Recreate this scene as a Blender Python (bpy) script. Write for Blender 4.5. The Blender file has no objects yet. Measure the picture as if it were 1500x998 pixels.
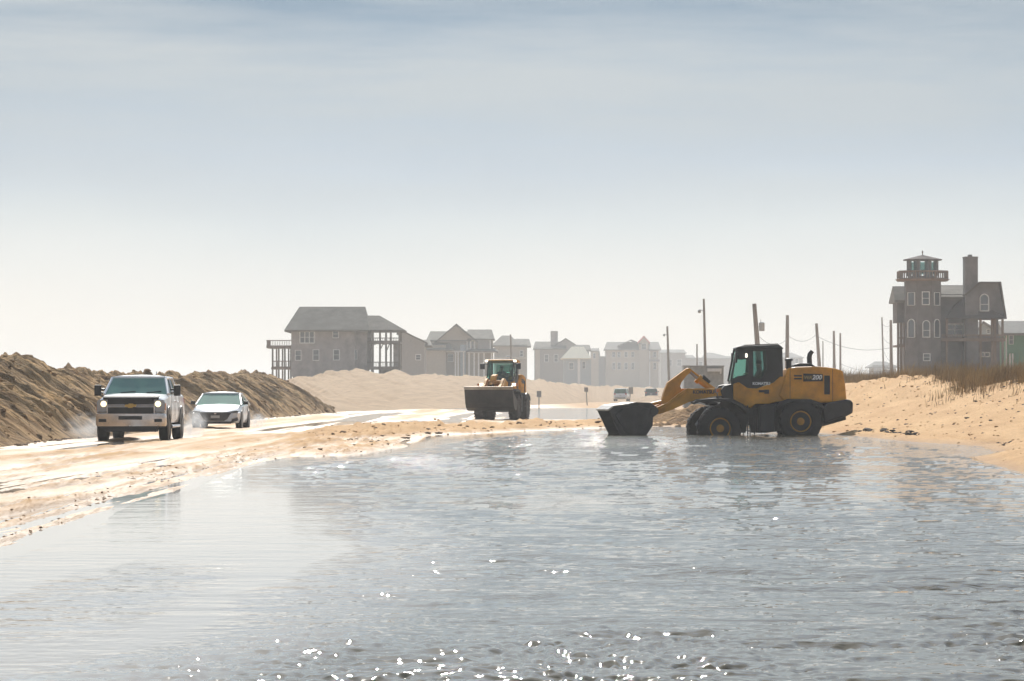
import bpy, bmesh, math, random
import numpy as np
from mathutils import Vector, Matrix, Euler
random.seed(7)
R = math.radians
SC = bpy.context.scene
COL = SC.collection
# ------------------------------------------------------------ camera, sky, sun, exposure
FPX, CAMZ, HY = 5000.0, 1.36, 577.6          # focal length in photo pixels, eye height, horizon row
cam = bpy.data.cameras.new('camera'); camo = bpy.data.objects.new('camera', cam); COL.objects.link(camo)
cam.sensor_width = 36.0; cam.lens = FPX / 1500 * 36.0
cam.clip_start = 0.5; cam.clip_end = 20000
camo.location = (0, 0, CAMZ); camo.rotation_euler = (R(90) + math.atan((HY - 499) / FPX), 0, 0)
SC.camera = camo
SUN_EL, SUN_AZ = 37.0, -3.5                   # azimuth from +Y towards +X
sd = Vector((math.sin(R(SUN_AZ)) * math.cos(R(SUN_EL)), math.cos(R(SUN_AZ)) * math.cos(R(SUN_EL)), math.sin(R(SUN_EL))))
sun = bpy.data.lights.new('sun', 'SUN'); suno = bpy.data.objects.new('sun', sun); COL.objects.link(suno)
sun.energy = 4.6; sun.angle = R(0.55); sun.color = (1.0, 0.95, 0.87)
suno.rotation_euler = sd.to_track_quat('Z', 'Y').to_euler(); suno.location = (0, 50, 60)
SC.view_settings.view_transform = 'Standard'; SC.view_settings.look = 'None'
SC.view_settings.exposure = 0.18; SC.view_settings.gamma = 1.0
SC.render.engine = 'CYCLES'
try:
    SC.cycles.use_denoising = True
    SC.cycles.max_bounces = 6; SC.cycles.volume_bounces = 0; SC.cycles.diffuse_bounces = 2
    SC.cycles.glossy_bounces = 3; SC.cycles.transmission_bounces = 4; SC.cycles.transparent_max_bounces = 12
    SC.cycles.sample_clamp_direct = 0; SC.cycles.sample_clamp_indirect = 6
    SC.cycles.caustics_reflective = False; SC.cycles.caustics_refractive = False
except Exception as e: print(e)

GLOW = 6.0
def build_world():
    w = bpy.data.worlds.new('World'); SC.world = w; w.use_nodes = True
    nt = w.node_tree; N = nt.nodes; L = nt.links
    bg = N['Background']; bg.inputs[1].default_value = 0.1
    sky = N.new('ShaderNodeTexSky'); sky.sky_type = 'NISHITA'; sky.sun_disc = False
    sky.sun_elevation = R(SUN_EL); sky.sun_rotation = R(SUN_AZ); sky.altitude = 0
    sky.air_density = 1.0; sky.dust_density = 1.5; sky.ozone_density = 1.2
    tc = N.new('ShaderNodeTexCoord')
    sep = N.new('ShaderNodeSeparateXYZ'); L.new(tc.outputs['Generated'], sep.inputs[0])
    def math_(op, a, b=None, clamp=False):
        n = N.new('ShaderNodeMath'); n.operation = op; n.use_clamp = clamp
        for i, v in enumerate((a, b)):
            if v is None: continue
            if isinstance(v, (int, float)): n.inputs[i].default_value = v
            else: L.new(v, n.inputs[i])
        return n.outputs[0]
    def noise(scale, detail, rough, sx, sy, sz, off=0.0):
        mp = N.new('ShaderNodeMapping'); mp.inputs['Scale'].default_value = (sx, sy, sz); mp.inputs['Location'].default_value = (off, off * .7, off * .3)
        L.new(tc.outputs['Generated'], mp.inputs[0])
        n = N.new('ShaderNodeTexNoise'); n.inputs['Scale'].default_value = scale; n.inputs['Detail'].default_value = detail
        n.inputs['Roughness'].default_value = rough; L.new(mp.outputs[0], n.inputs['Vector']); return n.outputs[0]
    # veil of thin layered cloud, brightness by elevation (a darker bank low, brighter above)
    n0 = noise(1.0, 3, .5, 5, 5, 14, 3.1)
    z = math_('ADD', sep.outputs[2], math_('MULTIPLY', math_('SUBTRACT', n0, .5), .035))
    r = N.new('ShaderNodeValToRGB'); L.new(math_('MULTIPLY', z, 2.0, True), r.inputs[0])
    e = r.color_ramp.elements; e[0].position = 0.0; e[0].color = (.86, .84, .80, 1); e[1].position = 1.0; e[1].color = (.22, .38, .66, 1)
    for p, c in ((.035, (.84, .84, .82)), (.065, (.74, .78, .80)), (.10, (.60, .68, .74)), (.14, (.41, .52, .65)), (.19, (.235, .36, .50)), (.235, (.085, .20, .335)), (.29, (.44, .67, .93)), (.38, (.72, .92, 1.0)), (.62, (.50, .73, 1.0))):
        k = r.color_ramp.elements.new(p); k.color = (*c, 1)
    # streaky cloud
    c1 = noise(1.6, 7, .6, 3.0, 3.0, 26, 1.3)
    c2 = noise(1.0, 4, .5, 1.3, 1.3, 9, 8.0)
    cc = math_('ADD', math_('MULTIPLY', c1, .55), math_('MULTIPLY', c2, .55))
    mr = N.new('ShaderNodeMapRange'); mr.inputs[1].default_value = .46; mr.inputs[2].default_value = .62; L.new(cc, mr.inputs[0])
    hi = N.new('ShaderNodeMapRange'); hi.inputs[1].default_value = .035; hi.inputs[2].default_value = .10; L.new(sep.outputs[2], hi.inputs[0])
    cf = math_('MULTIPLY', mr.outputs[0], math_('MULTIPLY', hi.outputs[0], .85))
    mx = N.new('ShaderNodeMixRGB'); L.new(cf, mx.inputs[0]); L.new(r.outputs[0], mx.inputs[1]); mx.inputs[2].default_value = (.46, .51, .55, 1)
    sc_ = N.new('ShaderNodeVectorMath'); sc_.operation = 'SCALE'; L.new(mx.outputs[0], sc_.inputs[0]); sc_.inputs['Scale'].default_value = 8.6
    fin = N.new('ShaderNodeMixRGB'); fin.inputs[0].default_value = .9; L.new(sky.outputs[0], fin.inputs[1]); L.new(sc_.outputs[0], fin.inputs[2])
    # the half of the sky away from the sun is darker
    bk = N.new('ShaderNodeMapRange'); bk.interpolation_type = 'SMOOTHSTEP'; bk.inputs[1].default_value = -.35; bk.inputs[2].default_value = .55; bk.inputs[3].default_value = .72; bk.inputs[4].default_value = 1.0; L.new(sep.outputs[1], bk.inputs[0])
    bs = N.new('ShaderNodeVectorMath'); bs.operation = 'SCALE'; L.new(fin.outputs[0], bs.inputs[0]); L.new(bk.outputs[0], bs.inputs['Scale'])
    # bright aureole round the veiled sun
    dt = N.new('ShaderNodeVectorMath'); dt.operation = 'DOT_PRODUCT'; L.new(tc.outputs['Generated'], dt.inputs[0]); dt.inputs[1].default_value = sd
    gl = math_('MULTIPLY', math_('POWER', math_('MAXIMUM', dt.outputs['Value'], 0.0), 18.0), GLOW)
    gv = N.new('ShaderNodeVectorMath'); gv.operation = 'SCALE'; gv.inputs[0].default_value = (1.0, .99, .96); L.new(gl, gv.inputs['Scale'])
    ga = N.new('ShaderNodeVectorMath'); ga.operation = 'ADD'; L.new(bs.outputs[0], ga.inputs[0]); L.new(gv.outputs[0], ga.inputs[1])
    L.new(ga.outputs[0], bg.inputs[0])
build_world()

# ------------------------------------------------------------ helpers
def px(x, y, Y):                                # photo pixel + distance -> point
    return Vector(((x - 750) / FPX * Y, Y, CAMZ + (HY - y) / FPX * Y))

_rng = np.random.default_rng(11)
_T = _rng.random((512, 512))
def vnoise(x, y):
    xi = np.floor(x).astype(np.int64); yi = np.floor(y).astype(np.int64)
    fx = x - xi; fy = y - yi; fx = fx * fx * (3 - 2 * fx); fy = fy * fy * (3 - 2 * fy)
    x0 = xi % 512; x1 = (xi + 1) % 512; y0 = yi % 512; y1 = (yi + 1) % 512
    a = _T[x0, y0] * (1 - fx) + _T[x1, y0] * fx
    b = _T[x0, y1] * (1 - fx) + _T[x1, y1] * fx
    return (a * (1 - fy) + b * fy) * 2 - 1
def fbm(x, y, o=4, g=.5, l=2.03):
    s = 0; a = 1.0; t = 0
    for i in range(o):
        s = s + a * vnoise(x + 17.3 * i, y + 31.7 * i); t += a; a *= g; x = x * l; y = y * l
    return s / t
def sstep(t): t = np.clip(t, 0, 1); return t * t * (3 - 2 * t)

def mat(name, color, rough=.6, metal=0., var=0., vscale=3., bump=0., bscale=20., spec=.5, color2=None, emit=None, coat=0., stretch=(1, 1, 1)):
    m = bpy.data.materials.new(name); m.use_nodes = True
    nt = m.node_tree; N = nt.nodes; L = nt.links; b = N['Principled BSDF']
    b.inputs['Base Color'].default_value = (*color, 1); b.inputs['Roughness'].default_value = rough
    b.inputs['Metallic'].default_value = metal; b.inputs['Specular IOR Level'].default_value = spec
    b.inputs['Coat Weight'].default_value = coat
    if emit: b.inputs['Emission Color'].default_value = (*emit[0], 1); b.inputs['Emission Strength'].default_value = emit[1]
    tc = N.new('ShaderNodeTexCoord'); mp = N.new('ShaderNodeMapping'); mp.inputs['Scale'].default_value = stretch
    L.new(tc.outputs['Object'], mp.inputs[0])
    if var > 0 or color2:
        n = N.new('ShaderNodeTexNoise'); n.inputs['Scale'].default_value = vscale; n.inputs['Detail'].default_value = 6; n.inputs['Roughness'].default_value = .62
        L.new(mp.outputs[0], n.inputs['Vector'])
        c2 = color2 or tuple(c * (1 - var) for c in color); c1 = color if color2 else tuple(min(1, c * (1 + var * .6)) for c in color)
        r = N.new('ShaderNodeValToRGB'); r.color_ramp.elements[0].position = .35; r.color_ramp.elements[1].position = .65
        r.color_ramp.elements[0].color = (*c2, 1); r.color_ramp.elements[1].color = (*c1, 1)
        L.new(n.outputs[0], r.inputs[0]); L.new(r.outputs[0], b.inputs['Base Color'])
        rr = N.new('ShaderNodeMapRange'); rr.inputs[3].default_value = min(1, rough + .12); rr.inputs[4].default_value = max(.02, rough - .08); L.new(n.outputs[0], rr.inputs[0]); L.new(rr.outputs[0], b.inputs['Roughness'])
    if bump > 0:
        n2 = N.new('ShaderNodeTexNoise'); n2.inputs['Scale'].default_value = bscale; n2.inputs['Detail'].default_value = 4; L.new(mp.outputs[0], n2.inputs['Vector'])
        bp = N.new('ShaderNodeBump'); bp.inputs['Strength'].default_value = 1.0; bp.inputs['Distance'].default_value = bump; L.new(n2.outputs[0], bp.inputs['Height']); L.new(bp.outputs[0], b.inputs['Normal'])
    return m

def glassmat(name, tint=(.55, .75, .68), see=.55, rough=.03, body=(.03, .05, .045)):
    m = bpy.data.materials.new(name); m.use_nodes = True; nt = m.node_tree; N = nt.nodes; L = nt.links
    b = N['Principled BSDF']; b.inputs['Base Color'].default_value = (*body, 1); b.inputs['Roughness'].default_value = rough; b.inputs['Specular IOR Level'].default_value = .6
    t = N.new('ShaderNodeBsdfTransparent'); t.inputs[0].default_value = (*tint, 1)
    ms = N.new('ShaderNodeMixShader'); ms.inputs[0].default_value = see
    L.new(b.outputs[0], ms.inputs[1]); L.new(t.outputs[0], ms.inputs[2]); L.new(ms.outputs[0], N['Material Output'].inputs[0]); return m

class MB:
    def __init__(s, xf=None): s.v = []; s.f = []; s.xf = xf
    def add(s, vs, fs):
        o = len(s.v)
        s.v += [tuple(v) for v in vs]; s.f += [tuple(o + i for i in f) for f in fs]; return s
    def box(s, x0, x1, y0, y1, z0, z1):
        vs = [(x0, y0, z0), (x1, y0, z0), (x1, y1, z0), (x0, y1, z0), (x0, y0, z1), (x1, y0, z1), (x1, y1, z1), (x0, y1, z1)]
        return s.add(vs, [(3, 2, 1, 0), (4, 5, 6, 7), (0, 1, 5, 4), (1, 2, 6, 5), (2, 3, 7, 6), (3, 0, 4, 7)])
    def hexa(s, p):                               # 8 points: bottom 4 (ccw), top 4
        return s.add(p, [(3, 2, 1, 0), (4, 5, 6, 7), (0, 1, 5, 4), (1, 2, 6, 5), (2, 3, 7, 6), (3, 0, 4, 7)])
    def prism(s, poly, a, b, ax='x'):
        n = len(poly)
        area = sum(poly[i][0] * poly[(i + 1) % n][1] - poly[(i + 1) % n][0] * poly[i][1] for i in range(n))
        if area < 0: poly = poly[::-1]
        def P(t, u, w): return {'x': (t, u, w), 'y': (u, t, w), 'z': (u, w, t)}[ax]
        vs = [P(a, *q) for q in poly] + [P(b, *q) for q in poly]
        fs = [tuple(range(n))[::-1], tuple(range(n, 2 * n))] + [(i, (i + 1) % n, n + (i + 1) % n, n + i) for i in range(n)]
        if ax == 'y': fs = [f[::-1] for f in fs]
        if a > b: fs = [f[::-1] for f in fs]
        return s.add(vs, fs)
    def tube(s, pts, r, seg=8, cap=True):
        pts = [Vector(p) for p in pts]; n = len(pts); rs = r if isinstance(r, (list, tuple)) else [r] * n
        o = []; up = None
        for i, p in enumerate(pts):
            d = (pts[min(i + 1, n - 1)] - pts[max(i - 1, 0)]).normalized()
            if up is None: up = d.cross(Vector((0, 0, 1)) if abs(d.z) < .9 else Vector((1, 0, 0))).normalized()
            up = (up - d * up.dot(d)).normalized(); w = d.cross(up)
            for k in range(seg):
                a = 2 * math.pi * k / seg; o.append(p + (up * math.cos(a) + w * math.sin(a)) * rs[i])
        fs = []
        for i in range(n - 1):
            for k in range(seg):
                k2 = (k + 1) % seg; fs.append((i * seg + k, i * seg + k2, (i + 1) * seg + k2, (i + 1) * seg + k))
        if cap: fs += [tuple(range(seg))[::-1], tuple((n - 1) * seg + k for k in range(seg))]
        return s.add(o, fs)
    def lathe(s, prof, c=(0, 0, 0), ax='z', seg=32):  # prof: list of (radius, t along axis)
        vs = []; n = len(prof)
        for rr, t in prof:
            for k in range(seg):
                a = 2 * math.pi * k / seg; u, w = rr * math.cos(a), rr * math.sin(a)
                vs.append({'z': (c[0] + u, c[1] + w, c[2] + t), 'x': (c[0] + t, c[1] + u, c[2] + w), 'y': (c[0] + w, c[1] + t, c[2] + u)}[ax])
        fs = [(i * seg + k, i * seg + (k + 1) % seg, (i + 1) * seg + (k + 1) % seg, (i + 1) * seg + k) for i in range(n - 1) for k in range(seg)]
        fs += [tuple(range(seg))[::-1], tuple((n - 1) * seg + k for k in range(seg))]
        return s.add(vs, fs)
    def loft(s, secs, cap=True):
        n = len(secs[0]); vs = [p for q in secs for p in q]
        fs = [(i * n + k, i * n + (k + 1) % n, (i + 1) * n + (k + 1) % n, (i + 1) * n + k) for i in range(len(secs) - 1) for k in range(n)]
        if cap: fs += [tuple(range(n))[::-1], tuple((len(secs) - 1) * n + k for k in range(n))]
        return s.add(vs, fs)
    def slab(s, q, t):                            # quad (list of pts) thickened by vector t
        q = [Vector(p) for p in q]; t = Vector(t); n = len(q)
        vs = q + [p + t for p in q]
        return s.add(vs, [tuple(range(n))[::-1], tuple(range(n, 2 * n))] + [(i, (i + 1) % n, n + (i + 1) % n, n + i) for i in range(n)])
    def build(s, name, m, parent=None, smooth=False, bevel=0, sharp=40):
        me = bpy.data.meshes.new(name)
        vs = s.v if s.xf is None else [tuple(s.xf @ Vector(v)) for v in s.v]
        me.from_pydata(vs, [], s.f); me.validate()
        bm = bmesh.new(); bm.from_mesh(me); bmesh.ops.recalc_face_normals(bm, faces=bm.faces)
        bm.to_mesh(me); bm.free()
        me.materials.append(m)
        o = bpy.data.objects.new(name, me); COL.objects.link(o)
        if parent: o.parent = parent
        if smooth:
            me.polygons.foreach_set('use_smooth', [True] * len(me.polygons))
            try: me.set_sharp_from_angle(angle=R(sharp))
            except Exception: pass
        if bevel:
            b = o.modifiers.new('bevel', 'BEVEL'); b.width = bevel; b.segments = 2; b.limit_method = 'ANGLE'; b.angle_limit = R(35); b.use_clamp_overlap = True
        return o

def tag(o, label=None, cat=None, group=None, kind=None):
    if label: o['label'] = label
    if cat: o['category'] = cat
    if group: o['group'] = group
    if kind: o['kind'] = kind
    return o
def empty(name, loc, rz=0, label=None, cat=None, group=None):
    o = bpy.data.objects.new(name, None); COL.objects.link(o); o.location = loc; o.rotation_euler = (0, 0, rz); o.empty_display_size = .3
    return tag(o, label, cat, group)
def grid_mesh(name, X, Y, Z, m, smooth=True, kind=None, attrs=None):
    nr, nc = X.shape
    co = np.stack([X, Y, Z], -1).reshape(-1, 3).astype(np.float32)
    i = np.arange((nr - 1) * (nc - 1)); r_ = i // (nc - 1); c_ = i % (nc - 1); a = r_ * nc + c_
    fs = np.stack([a, a + 1, a + nc + 1, a + nc], -1).astype(np.int32)
    me = bpy.data.meshes.new(name); me.vertices.add(len(co)); me.vertices.foreach_set('co', co.ravel())
    me.loops.add(fs.size); me.loops.foreach_set('vertex_index', fs.ravel())
    me.polygons.add(len(fs)); me.polygons.foreach_set('loop_start', np.arange(0, fs.size, 4, dtype=np.int32))
    me.polygons.foreach_set('loop_total', np.full(len(fs), 4, dtype=np.int32))
    me.polygons.foreach_set('use_smooth', np.full(len(fs), smooth))
    me.update(calc_edges=True)
    for k, v in (attrs or {}).items():
        at = me.attributes.new(k, 'FLOAT', 'POINT'); at.data.foreach_set('value', v.ravel().astype(np.float32))
    me.materials.append(m); o = bpy.data.objects.new(name, me); COL.objects.link(o)
    if kind: o['kind'] = kind
    return o
def text_mesh(name, s, size, m, mtx, parent, shear=0, extrude=.004, bold=0):
    cu = bpy.data.curves.new(name, 'FONT'); cu.body = s; cu.size = size; cu.extrude = extrude; cu.shear = shear; cu.align_x = 'CENTER'; cu.align_y = 'CENTER'; cu.offset = bold
    to = bpy.data.objects.new(name + '_tmp', cu); COL.objects.link(to)
    dg = bpy.context.evaluated_depsgraph_get(); me = bpy.data.meshes.new_from_object(to.evaluated_get(dg)); bpy.data.objects.remove(to)
    me.transform(mtx); me.materials.clear(); me.materials.append(m); me.name = name
    o = bpy.data.objects.new(name, me); COL.objects.link(o); o.parent = parent; return o
# ------------------------------------------------------------ the lie of the land (metres; x right, y away)
def xl(y): return np.interp(y, [10, 16, 28, 34, 43, 58, 72, 78, 88, 109, 124, 150], [-4.0, -4.0, -4.2, -4.3, -4.5, -4.9, -4.8, -3.4, -2.8, -2.4, -0.4, 2.0])
def xr(y): return np.interp(y, [10, 20, 45, 56, 68, 74, 80, 89, 98, 109, 120, 135, 160, 250, 400, 600, 1500], [9.5, 9.0, 8.3, 8.5, 9.3, 9.9, 11.3, 12.2, 11.3, 11.0, 10.6, 10.4, 12, 17, 27, 45, 130])
def yend(x): return np.interp(x, [-3, -1, 0.25, 3.9, 6, 8, 12], [108, 118, 125, 137, 142, 141, 130])
def deepx(y): return np.interp(y, [8, 14, 17, 19, 22, 25, 30, 37, 44, 60, 66, 75, 90, 125], [-3.2, -2.9, -2.5, -2.1, -1.9, -1.6, -1.55, -2.0, -2.9, -4.5, -4.3, -3.2, -2.2, 0.2])
def channel(x, y):                                # >0 inside the flooded road, metres from its edge
    w = fbm(x * .5, y * .18, 4) * .5
    return np.minimum(np.minimum(x - xl(y) + w * .5, xr(y) - x + w * .35), (yend(x) - y) * .35 + w)
def pond2(x, y):
    return np.minimum(np.minimum(x + 1.0 - (y - 195) * .004, 9 - x + (y - 195) * .03), np.minimum((y - 178) * .2, (335 - y) * .2)) + fbm(x * .2, y * .03, 3) * 1.0
def terrain(x, y):
    s = channel(x, y); p = pond2(x, y)
    L = xl(y) - x; Rr = x - xr(y)
    # bed: thin film between dry edge and deepx, then deeper
    dpt = x - deepx(y)
    bed = -.012 - .02 * sstep(s / 1.5) - .46 * sstep((dpt - .3) / 4.5) * sstep(s / 2.5)
    bed = bed - .05 * sstep(dpt / .5) * sstep(s / 1.5)
    # a slightly lower dish of water in the film at the left
    bed = bed - .03 * np.exp(-(((x + 2.9) / .9) ** 2 + ((y - 22) / 5.) ** 2))
    land = .032 * sstep(s / -2.6) + .03 * sstep(L / 4)
    ruts = np.zeros_like(x)
    # tyre ruts swinging from the left road to the water's edge
    cx = x + np.interp(y, [16, 30, 45, 60, 80, 100, 140, 200], [1.6, .8, .35, 0, -.2, 0, 0, 0]) + .25 * vnoise(y * .03, y * 0)
    rn = fbm(cx * 3.0, y * .022, 4, .6, 2.3); rn2 = vnoise(cx * 1.25 + 40, y * .015)
    near = np.exp(-(np.maximum(L, 0) / 5.5))
    ruts = (rn * .075 + rn2 * .06) * (sstep((L + .3) / .8)) * (.45 + .8 * near)
    clod = np.maximum(fbm(x * 5., y * .35, 4, .65), 0) ** 1.2 * .05 * np.exp(-((L - .9) / 1.0) ** 2) * sstep((75 - y) / 20)
    # spit of pushed-up sand
    spit = np.exp(-((np.minimum(0, s + .7)) / 1.2) ** 2 * 0) * sstep((-s - .2) / .8) * np.exp(-(((y - np.interp(x, [-8, 4, 12], [112, 147, 150])) / 16.) ** 2)) * sstep((x + 8) / 3)
    spit = spit * (.10 + .40 * np.maximum(fbm(x * 1.1, y * .35, 4, .6), 0) + .06 * fbm(x * 4, y * 1.6, 3))
    m2 = np.exp(-(((x + 3.6) / 1.6) ** 2 + ((y - 86) / 12) ** 2)) * (.07 + .14 * np.maximum(fbm(x * 3, y * .5, 4, .6), -.3))
    tr = 0
    rr_ = np.random.default_rng(21)
    for k in range(11):
        c0 = -4.25 - k * .62 + rr_.normal(0, .12); wob = rr_.random() * 50; sl = rr_.normal(0, .006)
        c = c0 + .35 * vnoise(y * .035 + wob, y * 0) + np.interp(y, [20, 45, 70, 100, 125], [0, .1, .35, .9, 1.6]) + sl * (y - 50)
        on = sstep(vnoise(y * .06 + wob, y * 0 + 7) * 1.6 + .9 - k * .06)
        e = np.abs(x - c); tr = tr + on * (-.05 * np.exp(-(e / .13) ** 2) + (.030 + .055 * np.maximum(fbm(x * 7, y * .45, 4, .65), -.3)) * np.exp(-((e - .24) / .10) ** 2))
    tr = tr * sstep((L + .2) / .5) * sstep((135 - y) / 20)
    flat = land + ruts * .7 + tr + clod + spit + m2
    wn = fbm(x * .35, y * .022, 3, .5)
    flat = flat - .075 * sstep(wn * 2.2 + .35) * sstep((L - .8) / 1.5)
    right = .22 * sstep(Rr / .9) * (.6 + .5 * fbm(x * .2, y * .3, 2)) + np.where(Rr > 0, 1.0, 0) * (
        1.72 * sstep((Rr - .3) / np.interp(y, [40, 80, 120, 150, 175, 260], [7.5, 9.5, 8.5, 5.5, 4.4, 7])) * (1 + .10 * fbm(x * .16, y * .07, 3) + .0 * y)
        + .09 * fbm(x * .8, y * .35, 4, .6) * sstep(Rr / 2) + .028 * fbm(x * 4, y * 2.5, 3, .6) * sstep(Rr / 1.0))
    right = right * np.interp(y, [0, 40, 250, 420, 700], [.7, 1, 1, .35, .1])
    scarp = -.10 * np.exp(-((Rr - .9 - .4 * vnoise(y * .3, y * 0)) / .13) ** 2) * sstep((y - 84) / 5) * sstep((112 - y) / 5)
    right = right + scarp
    left = .12 * sstep((-13.5 - x) / 3)
    z = np.where(s > 0, bed * 1.0, flat + left) + np.where((Rr > 0) & (s <= 0), right, 0)
    z = np.where(s > 0, z, np.where(s > -.25, z * (-s / .25) + -.012 * (1 + s / .25), z))
    z = np.where((p > 0) & (y > 178) & (y < 335), np.minimum(z, -.03), z)
    return z
def sandmat():
    m = bpy.data.materials.new('sand'); m.use_nodes = True; nt = m.node_tree; N = nt.nodes; L = nt.links; b = N['Principled BSDF']
    tc = N.new('ShaderNodeTexCoord'); geo = N.new('ShaderNodeNewGeometry'); sep = N.new('ShaderNodeSeparateXYZ'); L.new(geo.outputs['Position'], sep.inputs[0])
    def noise(scale, detail, st=(1, 1, 1), rough=.6):
        mp = N.new('ShaderNodeMapping'); mp.inputs['Scale'].default_value = st; L.new(geo.outputs['Position'], mp.inputs[0])
        n = N.new('ShaderNodeTexNoise'); n.inputs['Scale'].default_value = scale; n.inputs['Detail'].default_value = detail; n.inputs['Roughness'].default_value = rough; L.new(mp.outputs[0], n.inputs['Vector']); return n.outputs[0]
    r = N.new('ShaderNodeValToRGB'); L.new(noise(.9, 8, (1, .25, 1), .65), r.inputs[0])
    r.color_ramp.elements[0].position = .3; r.color_ramp.elements[0].color = (.54, .295, .115, 1); r.color_ramp.elements[1].position = .7; r.color_ramp.elements[1].color = (.74, .46, .21, 1)
    # speckle of shell and dark grains
    sp = N.new('ShaderNodeValToRGB'); L.new(noise(14, 3), sp.inputs[0]); sp.color_ramp.elements[0].position = .32; sp.color_ramp.elements[0].color = (.55, .5, .45, 1); sp.color_ramp.elements[1].position = .42; sp.color_ramp.elements[1].color = (1, 1, 1, 1)
    mu = N.new('ShaderNodeMixRGB'); mu.blend_type = 'MULTIPLY'; mu.inputs[0].default_value = .8; L.new(r.outputs[0], mu.inputs[1]); L.new(sp.outputs[0], mu.inputs[2])
    # wet where it lies just above the water
    wz = N.new('ShaderNodeMath'); wz.operation = 'ADD'; L.new(sep.outputs[2], wz.inputs[0])
    wn = N.new('ShaderNodeMath'); wn.operation = 'MULTIPLY_ADD'; L.new(noise(.8, 4, (1, .3, 1)), wn.inputs[0]); wn.inputs[1].default_value = .10; wn.inputs[2].default_value = -.05; L.new(wn.outputs[0], wz.inputs[1])
    w = N.new('ShaderNodeMapRange'); w.inputs[1].default_value = .11; w.inputs[2].default_value = .0; L.new(wz.outputs[0], w.inputs[0])
    wet = N.new('ShaderNodeMixRGB'); wet.blend_type = 'MULTIPLY'; wm = N.new('ShaderNodeMath'); wm.operation = 'MULTIPLY'; wm.inputs[1].default_value = .9; L.new(w.outputs[0], wm.inputs[0]); L.new(wm.outputs[0], wet.inputs[0]); L.new(mu.outputs[0], wet.inputs[1]); wet.inputs[2].default_value = (.62, .58, .52, 1)
    L.new(wet.outputs[0], b.inputs['Base Color'])
    ro = N.new('ShaderNodeMapRange'); ro.inputs[3].default_value = .9; rx = N.new('ShaderNodeMapRange'); rx.inputs[1].default_value = 3; rx.inputs[2].default_value = 8; rx.inputs[3].default_value = .40; rx.inputs[4].default_value = .8; L.new(sep.outputs[0], rx.inputs[0]); L.new(rx.outputs[0], ro.inputs[4]); L.new(w.outputs[0], ro.inputs[0]); L.new(ro.outputs[0], b.inputs['Roughness'])
    b.inputs['Specular IOR Level'].default_value = .3
    bp = N.new('ShaderNodeBump'); bp.inputs['Distance'].default_value = .075; bp.inputs['Strength'].default_value = .9; L.new(noise(6, 7, (1, .6, 1), .75), bp.inputs['Height']); L.new(bp.outputs[0], b.inputs['Normal'])
    return m
M_SAND = sandmat()
def make_ground():
    ys = [9.0]
    while ys[-1] < 3400: ys.append(ys[-1] * 1.0052 if ys[-1] < 300 else ys[-1] * 1.012)
    ys = np.array([-15, -8, 0, 5] + ys)
    u = np.concatenate([np.linspace(-1.2, -.2, 30)[:-1], np.linspace(-.2, .2, 640), np.linspace(.2, 1.2, 30)[1:]])
    Yb = np.maximum(ys, 14)
    X = u[None, :] * Yb[:, None]; Y = np.repeat(ys[:, None], len(u), 1)
    Z = terrain(X, Y)
    far = sstep((Y - 500) / 400); Z = Z * (1 - far) + far * .05
    o = grid_mesh('ground', X, Y, Z, M_SAND, kind='structure'); return o
make_ground()

# water: one sheet with real wavelets, standing in the channel, ponds and ruts
def watermat():
    m = bpy.data.materials.new('water'); m.use_nodes = True; nt = m.node_tree; N = nt.nodes; L = nt.links; b = N['Principled BSDF']
    a = N.new('ShaderNodeAttribute'); a.attribute_name = 'depth'; c = N.new('ShaderNodeAttribute'); c.attribute_name = 'chop'
    geo = N.new('ShaderNodeNewGeometry')
    def noise(scale, detail, st=(1, 1, 1), rough=.6, off=0):
        mp = N.new('ShaderNodeMapping'); mp.inputs['Scale'].default_value = st; mp.inputs['Location'].default_value = (off, off, off); L.new(geo.outputs['Position'], mp.inputs[0])
        n = N.new('ShaderNodeTexNoise'); n.inputs['Scale'].default_value = scale; n.inputs['Detail'].default_value = detail; n.inputs['Roughness'].default_value = rough; L.new(mp.outputs[0], n.inputs['Vector']); return n.outputs[0]
    r = N.new('ShaderNodeValToRGB'); L.new(a.outputs['Fac'], r.inputs[0])
    e = r.color_ramp.elements; e[0].position = 0; e[0].color = (.56, .49, .40, 1); e[1].position = .5; e[1].color = (.10, .080, .042, 1)
    k = e.new(.05); k.color = (.50, .44, .37, 1); k = e.new(.16); k.color = (.15, .13, .09, 1)
    L.new(r.outputs[0], b.inputs['Base Color']); b.inputs['Roughness'].default_value = .035; b.inputs['IOR'].default_value = 1.333
    n1 = noise(6.5, 2.5, (.75, 1.2, 1), .5); n2 = noise(2.2, 3, (.7, 1.2, 1), .5, 5)
    ad = N.new('ShaderNodeMath'); ad.operation = 'MULTIPLY_ADD'; L.new(n2, ad.inputs[0]); ad.inputs[1].default_value = 1.6; L.new(n1, ad.inputs[2])
    bp = N.new('ShaderNodeBump'); bp.inputs['Distance'].default_value = .075; L.new(c.outputs['Fac'], bp.inputs['Strength']); L.new(ad.outputs[0], bp.inputs['Height']); L.new(bp.outputs[0], b.inputs['Normal'])
    return m
M_WATER = watermat()
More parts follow.
